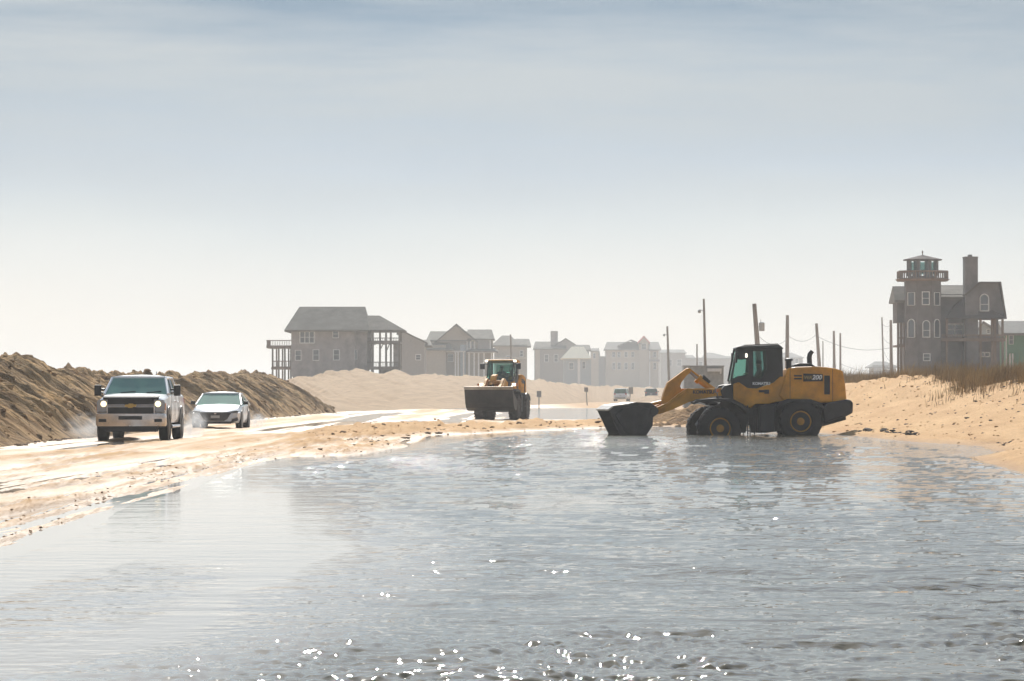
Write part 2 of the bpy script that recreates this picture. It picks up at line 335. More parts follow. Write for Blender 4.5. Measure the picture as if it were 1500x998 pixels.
def make_water():
    ys = [12.0]
    while ys[-1] < 700: ys.append(ys[-1] + max(.035, (ys[-1] ** 2) / 4640 * .62) * (1 if ys[-1] < 150 else 4))
    ys = np.array([-10., 0, 8] + ys); print('water rows', len(ys))
    u = np.concatenate([np.linspace(-.5, -.17, 20)[:-1], np.linspace(-.17, .17, 820), np.linspace(.17, .5, 20)[1:]])
    X = u[None, :] * np.maximum(ys, 12)[:, None]; Y = np.repeat(ys[:, None], len(u), 1)
    T = terrain(X, Y); depth = np.maximum(np.clip(-T, 0, 1), .11 * sstep((X - xr(Y) + 3.2) / 1.5))
    d2 = X - deepx(Y) + .35 * fbm(X * .9, Y * .3, 3)
    chop = sstep((d2 + .15) / 1.3)
    # a ruffled dish in the film at the left, glassy film elsewhere
    dish = np.exp(-(((X + 2.75 - (Y - 22) * .02) / .62) ** 4 + ((Y - 23.2) / 4.2) ** 4))
    tongue = np.exp(-(((X + 3.9) / .8) ** 2 + ((Y - 60) / 11) ** 2))
    # gusts: calmer lanes and rougher patches
    gust = .88 + 1.05 * fbm(X * .35 + 9, Y * .11, 4, .55)
    chop = np.clip(np.maximum(chop * gust, np.maximum(.33 * dish, .25 * tongue)), .05, 1.2)
    chop = chop * np.where(channel(X, Y) > 0, 1, .15)
    chop = np.where((Y > 178), .35, chop)
    near = 1 + .42 * sstep((20.5 - Y - .6 * fbm(X * .7, Y * .5, 2)) / 2.2) + .30 * sstep((34 - Y) / 13) * sstep(.45 + 1.6 * fbm(X * .45 + 3, Y * .16, 3, .55))
    wx = X + .25 * fbm(X * .8, Y * .8, 2); wy = Y + .3 * fbm(X * .5 + 7, Y * .6, 2)
    H = .021 * fbm(wx * .9, wy * 2.3, 2) + .0135 * fbm(wx * 2.7 + 5, wy * 6.2, 2) + .0075 * fbm(wx * 6.5 + 1, wy * 13, 2, .5) + .0038 * vnoise(wx * 21, wy * 15) * sstep((27 - Y) / 9) * (1 + 2.5 * (near - 1)) * (Y < 60)
    H = (1 - np.abs(H) / .02) * .010 * .5 + H                  # a little crest sharpening
    Z = H * 1.3 * chop * near * np.where(Y > 150, .2, 1)
    grid_mesh('water', X, Y, Z, M_WATER, kind='structure', attrs={'depth': depth, 'chop': np.clip(chop * .95 * (.34 + .30 * sstep((Y - 40) / 45)), 0, 1)})
make_water()

def rows_obj(name, base, top, n_s, n_t, zfun, m, back=1.6, label=None, amp=1.0):
    """sand ridge: base line and crest line (lists of points), zfun(s metres, t) -> added height"""
    b = np.array(base, float); t = np.array(top, float)
    def res(p, n):
        d = np.concatenate([[0], np.cumsum(np.linalg.norm(np.diff(p, axis=0), axis=1))]); q = np.linspace(0, d[-1], n)
        return np.stack([np.interp(q, d, p[:, i]) for i in range(3)], -1), q
    B, q = res(b, n_s); T, _ = res(t, n_s)
    tt = np.concatenate([np.linspace(-.08, 1, n_t), 1 + np.linspace(0, back, n_t // 2)[1:]])
    S = np.repeat(q[:, None], len(tt), 1); TT = np.repeat(tt[None, :], n_s, 0)
    P = B[:, None, :] + (T - B)[:, None, :] * TT[:, :, None]
    prof = np.where(TT < 1, TT - .0, 1 - (TT - 1) * 1.0)
    Z = B[:, None, 2] + (T - B)[:, None, 2] * prof
    # ease the foot and round the crest
    Z = Z - .10 * np.exp(-((TT - 1) / .07) ** 2) * (T - B)[:, None, 2] * .3
    Z = Z + zfun(S, TT, P[:, :, 0], P[:, :, 1]) * np.clip((TT + .02) * 8, 0, 1)
    Z = np.where(TT < 0, -.25, Z)
    o = grid_mesh(name, P[:, :, 0], P[:, :, 1], Z, m, kind='structure'); return o
def bermmat(name, c1, c2, c3):
    m = mat(name, c1, .95, var=0, spec=.15); nt = m.node_tree; N = nt.nodes; L = nt.links; b = N['Principled BSDF']
    geo = N.new('ShaderNodeNewGeometry')
    def noise(scale, detail, st, rough=.6):
        mp = N.new('ShaderNodeMapping'); mp.inputs['Scale'].default_value = st; L.new(geo.outputs['Position'], mp.inputs[0])
        n = N.new('ShaderNodeTexNoise'); n.inputs['Scale'].default_value = scale; n.inputs['Detail'].default_value = detail; n.inputs['Roughness'].default_value = rough; L.new(mp.outputs[0], n.inputs['Vector']); return n.outputs[0]
    r = N.new('ShaderNodeValToRGB'); L.new(noise(1.6, 8, (.35, 1, .35), .7), r.inputs[0]); e = r.color_ramp.elements
    e[0].position = .32; e[0].color = (*c2, 1); e[1].position = .68; e[1].color = (*c1, 1)
    r2 = N.new('ShaderNodeValToRGB'); L.new(noise(.35, 5, (1, 1, 1), .65), r2.inputs[0]); r2.color_ramp.elements[0].position = .42; r2.color_ramp.elements[1].position = .62
    mx = N.new('ShaderNodeMixRGB'); L.new(r2.outputs[0], mx.inputs[0]); L.new(r.outputs[0], mx.inputs[1])
    r3 = N.new('ShaderNodeMixRGB'); r3.blend_type = 'MULTIPLY'; r3.inputs[0].default_value = 1; L.new(r.outputs[0], r3.inputs[1]); r3.inputs[2].default_value = (*c3, 1); L.new(r3.outputs[0], mx.inputs[2])
    L.new(mx.outputs[0], b.inputs['Base Color'])
    bp = N.new('ShaderNodeBump'); bp.inputs['Distance'].default_value = .27; bp.inputs['Strength'].default_value = 1.0
    st_ = N.new('ShaderNodeMath'); st_.operation = 'MULTIPLY_ADD'; L.new(noise(1.7, 5, (.22, 1.25, .22), .6), st_.inputs[0]); st_.inputs[1].default_value = 3.2; L.new(noise(4, 6, (1, 1, 1), .72), st_.inputs[2]); L.new(st_.outputs[0], bp.inputs['Height']); L.new(bp.outputs[0], b.inputs['Normal'])
    return m
M_BERM = bermmat('dug_sand', (.84, .55, .27), (.15, .095, .05), (.62, .56, .52))
M_HEAP = bermmat('golden_sand', (.60, .37, .18), (.30, .18, .09), (.8, .75, .7))
M_RIDGE = bermmat('pale_sand', (.82, .61, .41), (.64, .46, .30), (.85, .82, .8))
def bermz(S, T, X, Y):
    rill = fbm(S * .8, T * .9 + S * .05, 2, .5); fine = 1.3 - 3.0 * np.abs(fbm(S * 1.7, T * 1.3, 3, .6))
    lump = fbm(X * 1.3, Y * .8, 4, .62); cr = np.exp(-((T - 1.0) / .16) ** 2)
    k = sstep(T * 4) * (T < 1.6)
    return (.42 * rill + .20 * fine) * k * (1 - .6 * cr) + lump * (.07 + .30 * cr) + cr * .35 * np.maximum(fbm(X * .7, Y * .35 + 4, 3, .6), -.2) + .10 * np.maximum(fbm(X * 3.2, Y * 2.2, 3, .6), 0) * (.35 + cr)
BERM = rows_obj('sand_berm', [(-13.6, 60, 0), (-13.1, 88, 0), (-13.8, 130, 0), (-13.9, 180, 0), (-13.2, 225, 0), (-12.9, 252, 0)],
         [(-18, 60, 2.6), (-17.6, 110, 2.32), (-17.4, 121, 2.72), (-17.5, 130, 2.25), (-17.5, 150, 2.22), (-17.4, 185, 2.38), (-17.6, 225, 2.78), (-17.6, 240, 2.9), (-14.2, 252, .3)], 1500, 90, bermz, M_BERM)
def ridgez(S, T, X, Y):
    rill = fbm(S * .16, T * .8 + S * .02, 2, .5); fine = fbm(S * .4, T * 1.5, 2, .5); cr = np.exp(-((T - 1.0) / .2) ** 2)
    return (.46 * rill + .16 * fine) * sstep(T * 4) * np.interp(S, [0, 120, 260, 400], [1, 1, .35, .15]) + cr * .5 * fbm(X * .25, Y * .12, 4, .6)
rows_obj('sand_ridge', [(-13.2, 236, 0), (-13.0, 262, 0), (-10.6, 280, 0), (-4, 333, 0), (2.5, 415, 0), (12, 548, 0), (23.4, 650, 0), (60, 900, 0)],
         [(-21.6, 300, 1.2), (-21.0, 335, 3.0), (-18.4, 400, 4.3), (-12.9, 430, 4.1), (-4.8, 480, 3.9), (4.3, 540, 3.6), (14.9, 620, 3.1), (28, 720, 2.8), (70, 950, 2.5)], 1300, 70, ridgez, M_RIDGE)
def heap(name, cx, cy, rx, ry, h, m, amp=.2, seed=0):
    n = 90; a = np.linspace(-1.25, 1.25, n); U, V = np.meshgrid(a, a); X = cx + U * rx; Y = cy + V * ry
    r = np.sqrt(U ** 2 + V ** 2) + .18 * fbm(U * 2 + seed, V * 2, 3)
    Z = h * np.clip(1 - r, -.4, 1) ** 1.0 + amp * h * fbm(X * 1.8 + seed, Y * 1.4, 4, .65) * (r < 1.1) - .02
    return grid_mesh(name, X, Y, Z, m, kind='structure')
heap('sand_heap', 7.9, 148, 3.0, 4.5, .92, M_HEAP, .35, 3)
heap('sand_heap', 21.5, 512, 7, 12, 1.15, M_RIDGE, .15, 5)
heap('sand_heap', 14.5, 190, 5.0, 9, 1.15, M_RIDGE, .25, 8)
# ------------------------------------------------------------ materials of the made things
M = dict(
 yellow=mat('yellow_paint', (.64, .275, .008), .42, var=.3, vscale=1.6, spec=.5),
 yellow2=mat('worn_orange_paint', (.66, .29, .02), .6, var=.35, vscale=2.2, spec=.2),
 dark=mat('dark_grey_paint', (.015, .016, .019), .5, var=.4, vscale=2.5),
 steel=mat('worn_bucket_steel', (.035, .034, .036), .45, metal=.3, var=.5, vscale=2.5, bump=.004),
 rimy=mat('dusty_yellow_rim', (.42, .20, .02), .7, var=.3, spec=.2),
 browns=mat('worn_brown_steel', (.032, .025, .021), .55, metal=.2, var=.5, vscale=2.0),
 edge=mat('polished_steel', (.42, .38, .34), .35, metal=.7, var=.3, vscale=4),
 rubber=mat('rubber', (.011, .011, .012), .8, var=.4, vscale=5, bump=.003),
 mud_rubber=mat('muddy_rubber', (.05, .042, .036), .8, var=.5, vscale=4),
 white=mat('white_paint', (.78, .79, .80), .28, coat=.5, var=.05, vscale=1.5),
 chrome=mat('chrome', (.66, .66, .68), .22, metal=.9, var=.2, vscale=3),
 silver=mat('silver_wheel', (.35, .35, .36), .35, metal=.8),
 black=mat('black_plastic', (.012, .012, .014), .4),
 seat=mat('seat_cloth', (.06, .06, .065), .9),
 lamp_on=mat('lit_headlamp', (.9, .8, .55), .2, emit=((1., .78, .42), 2.2)),
 lamp_w=mat('lit_work_lamp', (.9, .85, .75), .2, emit=((1., .9, .75), 2.0)),
 lens=mat('clear_lens', (.35, .36, .38), .12, coat=.6),
 red=mat('red_lens', (.5, .03, .02), .25), amber=mat('amber_lens', (.6, .18, .03), .3),
 gold=mat('gold_badge', (.55, .36, .10), .35, metal=.5), letter_w=mat('white_lettering', (.75, .75, .74), .5), letter_d=mat('dark_lettering', (.05, .035, .03), .6),
 plate=mat('plate', (.55, .55, .52), .5), skin=mat('skin', (.42, .25, .17), .6), jacket=mat('dark_jacket', (.03, .035, .05), .85, var=.2), shirt=mat('brown_shirt', (.22, .13, .09), .85, var=.2), hair=mat('dark_hair', (.03, .022, .018), .8),
 wood=mat('weathered_wood', (.21, .185, .155), .85, var=.35, vscale=1.2, stretch=(1, 1, .25)), wood2=mat('brown_wood', (.19, .13, .09), .85, var=.3, vscale=1),
 pole=mat('pole_wood', (.24, .20, .165), .9, var=.4, vscale=3, stretch=(1, 1, .15)),
 shingle=mat('grey_cedar_shingle', (.33, .305, .295), .9, var=.3, vscale=.9, bump=.01, bscale=6), shingle_b=mat('brown_cedar_shingle', (.14, .128, .125), .9, var=.3, vscale=.8, bump=.01, bscale=6),
 roof=mat('asphalt_roof', (.12, .105, .082), .95, var=.3, vscale=.7, bump=.01, bscale=5), roof2=mat('brown_roof', (.07, .05, .042), .95, var=.3, vscale=.7), roofg=mat('pale_roof', (.17, .16, .145), .9, var=.2),
 trim=mat('white_trim', (.70, .70, .68), .6), glassd=mat('dark_window_glass', (.06, .075, .09), .12, spec=.8), cream=mat('cream_siding', (.46, .41, .34), .8, var=.1), beige=mat('beige_siding', (.36, .32, .26), .85, var=.12),
 blue=mat('pale_blue_siding', (.33, .38, .41), .8, var=.1), green=mat('green_siding', (.07, .20, .10), .8, var=.15), greyw=mat('grey_siding', (.30, .285, .27), .85, var=.12), yellow_s=mat('straw_roof', (.62, .55, .40), .85, var=.1), pink=mat('coral_roof', (.62, .28, .24), .8),
 grey=mat('galvanised', (.42, .42, .40), .7, var=.2), signb=mat('sign_back', (.22, .20, .19), .7, var=.2), wire=mat('cable', (.05, .05, .05), .7), darkcar=mat('dark_car_paint', (.035, .036, .04), .3, coat=.5),
)
M['glass'] = glassmat('cab_glass', (.72, .92, .87), .78, .03, (.10, .16, .14))
M['glass_t'] = glassmat('tinted_glass', (.62, .80, .78), .78, .05, (.07, .12, .105))
M['wshield'] = glassmat('windscreen_glass', (.6, .88, .78), .45, .06, (.26, .42, .35))

def person(name, loc, rz, coat, label, scale=1., lean=0., hands=((-.22, -.52, .98), (.22, -.52, .98)), turn=0., parent_mat=None):
    """seated figure: one skinned body (origin at the seat), facing -Y; hair and jacket are its children"""
    V = [(0, 0, .05), (0, .02 - lean * .3, .25), (0, .03 - lean * .7, .48), (0, .03 - lean, .56), (0, 0 - lean, .66), (0, -.015 - lean, .76)]
    r = [.15, .135, .155, .065, .085, .088]; E = [(0, 1), (1, 2), (2, 3), (3, 4), (4, 5)]
    def add(p, rad, a): V.append(p); r.append(rad); E.append((a, len(V) - 1)); return len(V) - 1
    for sx, h in ((-1, hands[0]), (1, hands[1])):
        s = add((sx * .19, .03 - lean * .7, .49), .07, 2); e = add((sx * .27, -.12 - lean * .5, .24), .048, s)
        w = add((h[0], h[1] + .08, h[2] - .62), .032, e); p = add((h[0], h[1], h[2] - .62), .038, w)
        for k in range(4): f = add((h[0] + (k - 1.5) * .022, h[1] - .07, h[2] - .61 + .004 * k), .010, p); add((h[0] + (k - 1.5) * .02, h[1] - .085, h[2] - .65), .008, f)
        t = add((h[0] - sx * .05, h[1] - .03, h[2] - .61), .011, p)
        hp = add((sx * .10, -.03, .04), .11, 0); kn = add((sx * .16, -.46, .10), .068, hp); an = add((sx * .16, -.56, -.32), .045, kn); add((sx * .16, -.72, -.38), .04, an)
    me = bpy.data.meshes.new(name + '_rig'); me.from_pydata(V, E, []); o = bpy.data.objects.new(name + '_rig', me); COL.objects.link(o)
    sk = o.modifiers.new('s', 'SKIN'); ss = o.modifiers.new('d', 'SUBSURF'); ss.levels = ss.render_levels = 1
    for i, v in enumerate(me.skin_vertices[0].data): v.radius = (r[i], r[i] * (.75 if i < 3 else 1)); v.use_root = (i == 0)
    dg = bpy.context.evaluated_depsgraph_get(); m2 = bpy.data.meshes.new_from_object(o.evaluated_get(dg)); bpy.data.objects.remove(o)
    m2.materials.clear(); m2.materials.append(M['skin']); m2.materials.append(coat)
    for p in m2.polygons:
        p.use_smooth = True
        c = p.center
        p.material_index = 0 if (c.z > .57 or (c.y < -.30 and c.z > .24)) else 1
    m2.name = name; b = bpy.data.objects.new('person', m2); COL.objects.link(b); b.location = loc; b.rotation_euler = (0, 0, rz); b.scale = (scale,) * 3
    tag(b, label, 'person')
    h = MB(); n = 10
    h.lathe([(.02, .10), (.06, .09), (.095, .05), (.104, 0), (.10, -.04)], (0, .02 - lean, .765), 'z', 14); h.build('hair', M['hair'], b, smooth=True)
    f = MB(); f.lathe([(.004, -.035), (.014, -.01), (.008, .02)], (0, -.098 - lean, .735), 'z', 6); f.box(-.045, -.02, -.097 - lean, -.09 - lean, .755, .765); f.box(.02, .045, -.097 - lean, -.09 - lean, .755, .765); f.box(-.025, .025, -.094 - lean, -.088 - lean, .69, .697)
    f.build('face', M['skin'], b)
    return b

def wheel(root, x, y, z, r, w, side, rimr, rimmat, lugs=0, tmat=None, rz=0, name='wheel', dish=.3, axis=None):
    """wheel on an x axle: tyre mesh with a rim child; side=+1 when the outer face looks to +x"""
    T = Matrix.Translation((x, y, z)) @ Matrix.Rotation(rz, 4, 'Z')
    t = MB(T); h = w / 2
    t.lathe([(rimr, -h * .86), (rimr * 1.12, -h), (r * .86, -h), (r * .97, -h * .82), (r, -h * .5), (r, h * .5), (r * .97, h * .82), (r * .86, h), (rimr * 1.12, h), (rimr, h * .86)], (0, 0, 0), 'x', 40)
    if lugs:
        for k in range(lugs):
            a = 2 * math.pi * k / lugs
            for sgn in (-1, 1):
                a2 = a + (math.pi / lugs if sgn > 0 else 0)
                q = []
                for (tx, da, rr) in ((0.02, .035, 0), (0.02, -.075, 0), (1.02, -.17, 0), (1.02, -.05, 0), (0.02, .035, 1), (0.02, -.075, 1), (1.02, -.17, 1), (1.02, -.05, 1)):
                    R_ = (r * .965 if rr == 0 else r * 1.03) * (1 if tx < .5 else .975); q.append((sgn * tx * h, R_ * math.cos(a2 + da), R_ * math.sin(a2 + da)))
                t.hexa(q)
    to = t.build(name, tmat or M['rubber'], root, smooth=True, sharp=35)
    k = MB(T); s = side
    k.lathe([(rimr * .98, s * h * .80), (rimr * .96, s * h * .9), (rimr * .86, s * h * .9), (rimr * .80, s * h * (.9 - dish)), (rimr * .38, s * h * (.85 - dish)), (rimr * .34, s * h * (1.0 - dish)), (rimr * .1, s * h * (1.02 - dish))], (0, 0, 0), 'x', 32)
    for j in range(8):
        a = 2 * math.pi * j / 8; k.lathe([(rimr * .05, s * h * (.84 - dish)), (rimr * .05, s * h * (.95 - dish))], (0, rimr * .55 * math.cos(a), rimr * .55 * math.sin(a)), 'x', 6)
    ko = k.build('rim', rimmat, to, smooth=True, sharp=30)
    return to
# ------------------------------------------------------------ wheel loaders (front towards -Y, nearer flank +x)
# side profiles are in photo pixels of the side-on loader, 43.5 px to the metre, front axle at (1044, 658.5 on the ground)
def make_loader(loc, rz, label, pose, yel, bucketmat, tmat, rimmat, artic, letters, fz=.72, rz_=.95, lamps=False):
    root = empty('wheel_loader', loc, rz, label, 'wheel loader', 'wheel loaders clearing the flooded road')
    S = 43.5
    def P(*pts): return [((x - 1044) / S, (658.5 - y) / S) for x, y in pts]
    tilt = 0. if pose == 'dig' else R(4.1)
    def TX():                                     # body leans with the bank it stands on
        return Matrix.Translation((0, 0, .7)) @ Matrix.Rotation(-tilt, 4, 'X') @ Matrix.Translation((0, 0, -.7)) if tilt else None
    X = TX()
    hinge = Vector((0, 1.25, 0)); FA = Matrix.Translation(hinge) @ Matrix.Rotation(artic, 4, 'Z') @ Matrix.Translation(-hinge)
    FX = FA if X is None else FA @ X
    # engine hood
    b = MB(X); b.prism(P((1146, 556), (1150, 542), (1153, 539.5), (1162, 538), (1190, 537), (1206, 538), (1220, 540), (1231, 543.5), (1234.5, 562), (1236.5, 585), (1236, 590), (1193, 590), (1183, 586.5), (1160, 585), (1145, 588), (1138, 580)), -.86, .86)
    hood = b.build('engine_hood', yel, root, bevel=.05)
    p = MB(X); p.prism(P((1173.5, 547.5), (1202, 548.5), (1202, 558.8), (1173.5, 559.3)), .862, .870); 
    p.build('decal', M['dark'], hood)
    for x0, y0, x1, y1 in ((1160, 549.8, 1171.5, 552), (1160, 554, 1171.5, 556.2)): p = MB(X); p.prism(P((x0, y0), (x1, y0), (x1, y1), (x0, y1)), .862, .870); p.build('stripe', M['dark'], hood)
    p = MB(X)
    for i in range(7): x0 = 1204.4 + i * 1.1; p.prism(P((x0, 551), (x0 + .8, 551), (x0 + .8, 577.6), (x0, 577.6)), .862, .885)
    p.box(.861, .866, (1204 - 1044) / S, (1212.3 - 1044) / S, (658.5 - 578) / S, (658.5 - 550.5) / S)
    p.build('vent_grille', M['dark'], hood)
    for xx in (1154, 1216): p = MB(X); p.box(.861, .867, (xx - 1044) / S, (xx - 1043.4) / S, (658.5 - 588) / S, (658.5 - 541) / S); p.build('panel_seam', M['dark'], hood)
    if letters:
        for (nm, tx, cx, cy, sz, m_, sh, on) in (('lettering', '200', 1193, 553.4, .21, M['letter_w'], .25, .874), ('lettering', 'WA', 1180, 553.6, .16, mat('dim_lettering', (.30, .22, .08), .6), .25, .874), ('lettering', 'KOMATSU', 1112, 562.3, .125, M['letter_w'], 0, 1.04)):
            u, w = (cx - 1044) / S, (658.5 - cy) / S
            mx = Matrix.Translation((on, u, w)) @ Matrix(((0, 0, 1, 0), (1, 0, 0, 0), (0, 1, 0, 0), (0, 0, 0, 1)))
            text_mesh(nm, tx, sz, m_, mx, hood if on < 1 else root, sh, bold=.006)
    # frames
    b = MB(X); b.prism(P((1124, 590), (1145, 586), (1160, 583), (1183, 585), (1193, 588.5), (1236, 588), (1237, 615), (1205, 624), (1120, 634), (1106, 634), (1104, 600)), -.55, .55); b.build('rear_frame', M['dark'], root, bevel=.02)
    b = MB(X); b.prism(P((1207, 590), (1237, 585), (1243, 586.5), (1245.5, 591), (1245, 605), (1237, 609), (1212, 617), (1203, 620), (1200, 600)), -1.0, 1.0); b.build('counterweight', M['dark'], root, bevel=.06)
    for s in (-1, 1):
        b = MB(X)
        b.prism(P((1131, 598), (1139, 589), (1150, 584.5), (1183, 585), (1198, 590), (1206, 600), (1201, 600), (1192, 592.5), (1181, 589.5), (1152, 589), (1142, 593), (1135, 600)), s * .80, s * 1.24)
        b.build('rear_fender', M['dark'], root, bevel=.01)
    b = MB(X); b.prism(P((1072, 562.5), (1080, 560), (1092.6, 568.6), (1106, 569.4), (1130, 561), (1140, 552), (1147, 552), (1147, 587), (1134, 589), (1124, 591.5), (1104, 592), (1097, 598), (1088, 594), (1072, 588)), -.80, .80); cb = b.build('cab_base', yel, root, bevel=.03)
    b = MB(X); b.prism(P((1076, 589), (1090, 595), (1092, 604), (1100, 634), (1118, 634), (1122, 592)), -.35, .35); b.build('articulation_joint', M['dark'], root)
    for s in (-1, 1): b = MB(X); b.prism(P((1109, 594), (1133, 592), (1131, 632), (1110, 633)), s * .62, s * 1.08); b.build('fuel_tank', M['dark'], root, bevel=.03)
    for s in (-1, 1):
        b = MB(X)
        for u0 in (1092, 1102): b.tube([(s * 1.0, (u0 - 1044) / S, (658.5 - 594) / S), (s * 1.04, (u0 - 1044) / S, (658.5 - 636) / S)], .022, 6)
        for k in range(4): zz = (658.5 - (602 + k * 10)) / S; b.box(s * 1.0 - .1, s * 1.0 + .1, (1092 - 1044) / S, (1102 - 1044) / S, zz, zz + .03)
        b.build('ladder', M['dark'], root)
    b = MB(X); b.prism(P((1117, 571), (1124, 571), (1124, 577), (1117, 577)), .802, .82); b.prism(P((1109, 571.5), (1117.2, 571.5), (1117.2, 575), (1109, 575)), .802, .83); b.build('latch_panel', M['dark'], cb)
    # exhaust, intake, rear deck box
    b = MB(X); b.prism(P((1160, 538.2), (1162, 534), (1170, 532.2), (1186, 532.5), (1193, 537.2)), -.5, .5); b.build('deck_cover', M['dark'], root, bevel=.03)
    Q = lambda x, y, u: (u, (x - 1044) / S, (658.5 - y) / S)
    b = MB(X); b.tube([Q(1185.5, 535, .15), Q(1185, 524, .15), Q(1186, 519, .15), Q(1189.5, 514.5, .15)], [.085, .085, .08, .07], 12); b.build('exhaust_pipe', M['dark'], root, smooth=True)
    b = MB(X); b.lathe([(.09, -.1), (.09, .18), (.13, .19), (.125, .26), (.06, .28)], Q(1154.5, 537, .3), 'z', 16); b.lathe([(.13, .20), (.155, .22), (.12, .255)], Q(1154.5, 537, .3), 'z', 16); b.build('air_intake', M['dark'], root, smooth=True)
    # cab: pillars, roof, panes
    W = .74; cab = MB(X)
    top = 511; fx0, fx1 = 1077.5, 1068.5
    for s in (-1, 1):
        w = s * W
        cab.tube([Q(fx1, 559, w), Q(fx0, 511, w * .97)], .035, 6)
        cab.prism(P((1095.5, 511), (1101, 511), (1101.5, 569), (1093, 568)), w - .03 * s, w + .012 * s)
        cab.prism(P((1119, 511), (1143.5, 511), (1144.5, 552), (1130, 561), (1114, 566), (1113, 556), (1121, 540)), w - .04 * s, w + .016 * s)
        cab.prism(P((1068.5, 558), (1081, 551.5), (1094, 549), (1096, 552), (1113, 555.5), (1114, 568), (1106, 569.8), (1092, 569), (1071, 561.5)), w - .05 * s, w + .016 * s)
        cab.prism(P((1078, 511), (1120, 511), (1120, 514.5), (1077, 515)), w - .04 * s, w + .014 * s)
        cab.prism(P((1080, 511), (1096, 511), (1096, 525), (1089, 527), (1080.5, 526)), w - .03 * s, w + .009 * s)
    cab.box(-W, W, (1140.5 - 1044) / S, (1143.5 - 1044) / S, (658.5 - 553) / S, (658.5 - 511) / S) if pose == 'dig' else None
    cab.box(-W, W, (1069 - 1044) / S, (1080 - 1044) / S, (658.5 - 563) / S, (658.5 - 558.5) / S)
    co = cab.build('cab_frame', M['dark'], root)
    b = MB(X); b.prism(P((1075.5, 511.3), (1077, 509), (1082, 507.6), (1138, 505.2), (1140.5, 507), (1145, 510.8), (1144, 512)), -.84, .84); rf = b.build('cab_roof', M['dark'] if pose == 'dig' else yel, root, bevel=.03)
    b = MB(X); b.prism(P((1087, 507), (1089, 505.6), (1137, 503.8), (1139, 506)), -.7, .7); b.build('sun_visor', M['dark'], rf)
    g = MB(X); g.slab([Q(fx1, 558.5, -W + .04), Q(fx1, 558.5, W - .04), Q(fx0, 512, W - .06), Q(fx0, 512, -W + .06)], (0, .012, 0)); g.build('windscreen', M['glass'], root)
    for s in (-1, 1):
        g = MB(X); g.prism(P((1070.5, 555), (1079.5, 513), (1096, 513), (1096, 553)), s * (W - .02), s * (W - .012)); g.build('side_window', M['glass'], root)
        g = MB(X); g.prism(P((1100, 514), (1121, 514), (1121, 556), (1100, 556)), s * (W - .02), s * (W - .012)); g.build('door_window', M['glass_t'], root)
    g = MB(X); g.slab([Q(1141, 545, -.5), Q(1141, 545, .5), Q(1141, 516, .5), Q(1141, 516, -.5)], (0, -.012, 0)); 
    if pose != 'dig': g.build('rear_window', M['glass'], root)
    b = MB(X); b.box(-.26, .26, 1.28, 1.78, 2.02, 2.22); b.prism([(1.7, 2.2), (1.85, 2.2), (1.95, 2.75), (1.82, 2.78)], -.26, .26); b.build('driver_seat', M['seat'], root, bevel=.04)
    b = MB(X); b.tube([(.0, .82, 2.0), (0, 1.02, 2.45)], .035, 8); b.lathe([(.19, -.015), (.21, 0), (.19, .015)], (0, 1.03, 2.47), 'z', 20); b.build('steering_column', M['black'], root)
    for s in (-1, 1):
        b = MB(X)
        b.tube([Q(1079, 520, s * .74), Q(1075, 519, s * .98)], .018, 6); b.box(s * 1.03 - .13, s * 1.03 + .13, (1074 - 1044) / S, (1077 - 1044) / S, (658.5 - 532) / S, (658.5 - 517) / S)
        b.build('mirror', M['black'], root, bevel=.01)
    for s in (-1, 1):
        b = MB(X); b.box(s * .80 - .09, s * .80 + .09, (1076 - 1044) / S, (1080 - 1044) / S, 3.32, 3.44) if pose != 'dig' else b.box(s * .74 + (.013 if s > 0 else -.03), s * .74 + (.03 if s > 0 else -.013), (1089.5 - 1044) / S, (1092.5 - 1044) / S, (658.5 - 524) / S, (658.5 - 518.5) / S)
        b.build('work_lamp', M['lamp_w'], root)
    # front frame with its arm tower
    b = MB(FX); b.prism(P((1056, 574), (1060, 566), (1066, 563.5), (1073, 564), (1078, 572), (1084, 590), (1092, 610), (1088, 634), (1030, 634), (1020, 622), (1035, 600), (1050, 590)), -.5, .5)
    for s in (-1, 1): b.prism(P((1050, 572), (1056, 565), (1068, 562.5), (1074, 566), (1077, 582), (1070, 590), (1054, 586)), s * .32, s * .62)
    b.build('front_frame', M['dark'], root, bevel=.02)
    for s in (-1, 1):
        b = MB(FX); b.prism(P((1004, 589.5), (1012, 585), (1040, 583.5), (1062, 584), (1078, 592), (1088, 604), (1084, 606), (1074, 596), (1060, 588.5), (1040, 588), (1014, 589), (1006, 592)), s * .72, s * 1.2)
        b.build('front_fender', M['dark'], root, bevel=.01)
    for s in (-1, 1):
        b = MB(FX); b.tube([(s * .62, .05, 1.75), (s * .85, -.06, 1.95)], .02, 6); b.box(s * .92 - .1, s * .92 + .1, -.12, -.02, 1.9, 2.06); b.build('headlight', M['lamp_w'] if lamps else M['lens'], root)
        b = MB(FX); b.box(s * 1.10 - .07, s * 1.10 + .07, -.1, -.02, 1.92, 2.04); b.build('turn_signal', M['amber'], root)
    # wheels
    for s in (-1, 1):
        c = FA @ Vector((s * .98, 0, fz)); wheel(root, c.x, c.y, c.z, .715, .52, s, .37, rimmat, 20, tmat, artic, dish=.12)
        wheel(root, s * .98, 2.86, rz_, .715, .52, s, .37, rimmat, 20, tmat, dish=.12)
    # arms, bellcrank, cylinders, bucket
    if pose == 'dig': AX = FX
    else: AX = FX @ Matrix.Translation((0, .72, 2.05)) @ Matrix.Rotation(R(-7), 4, 'X') @ Matrix.Translation((0, -.72, -2.05))
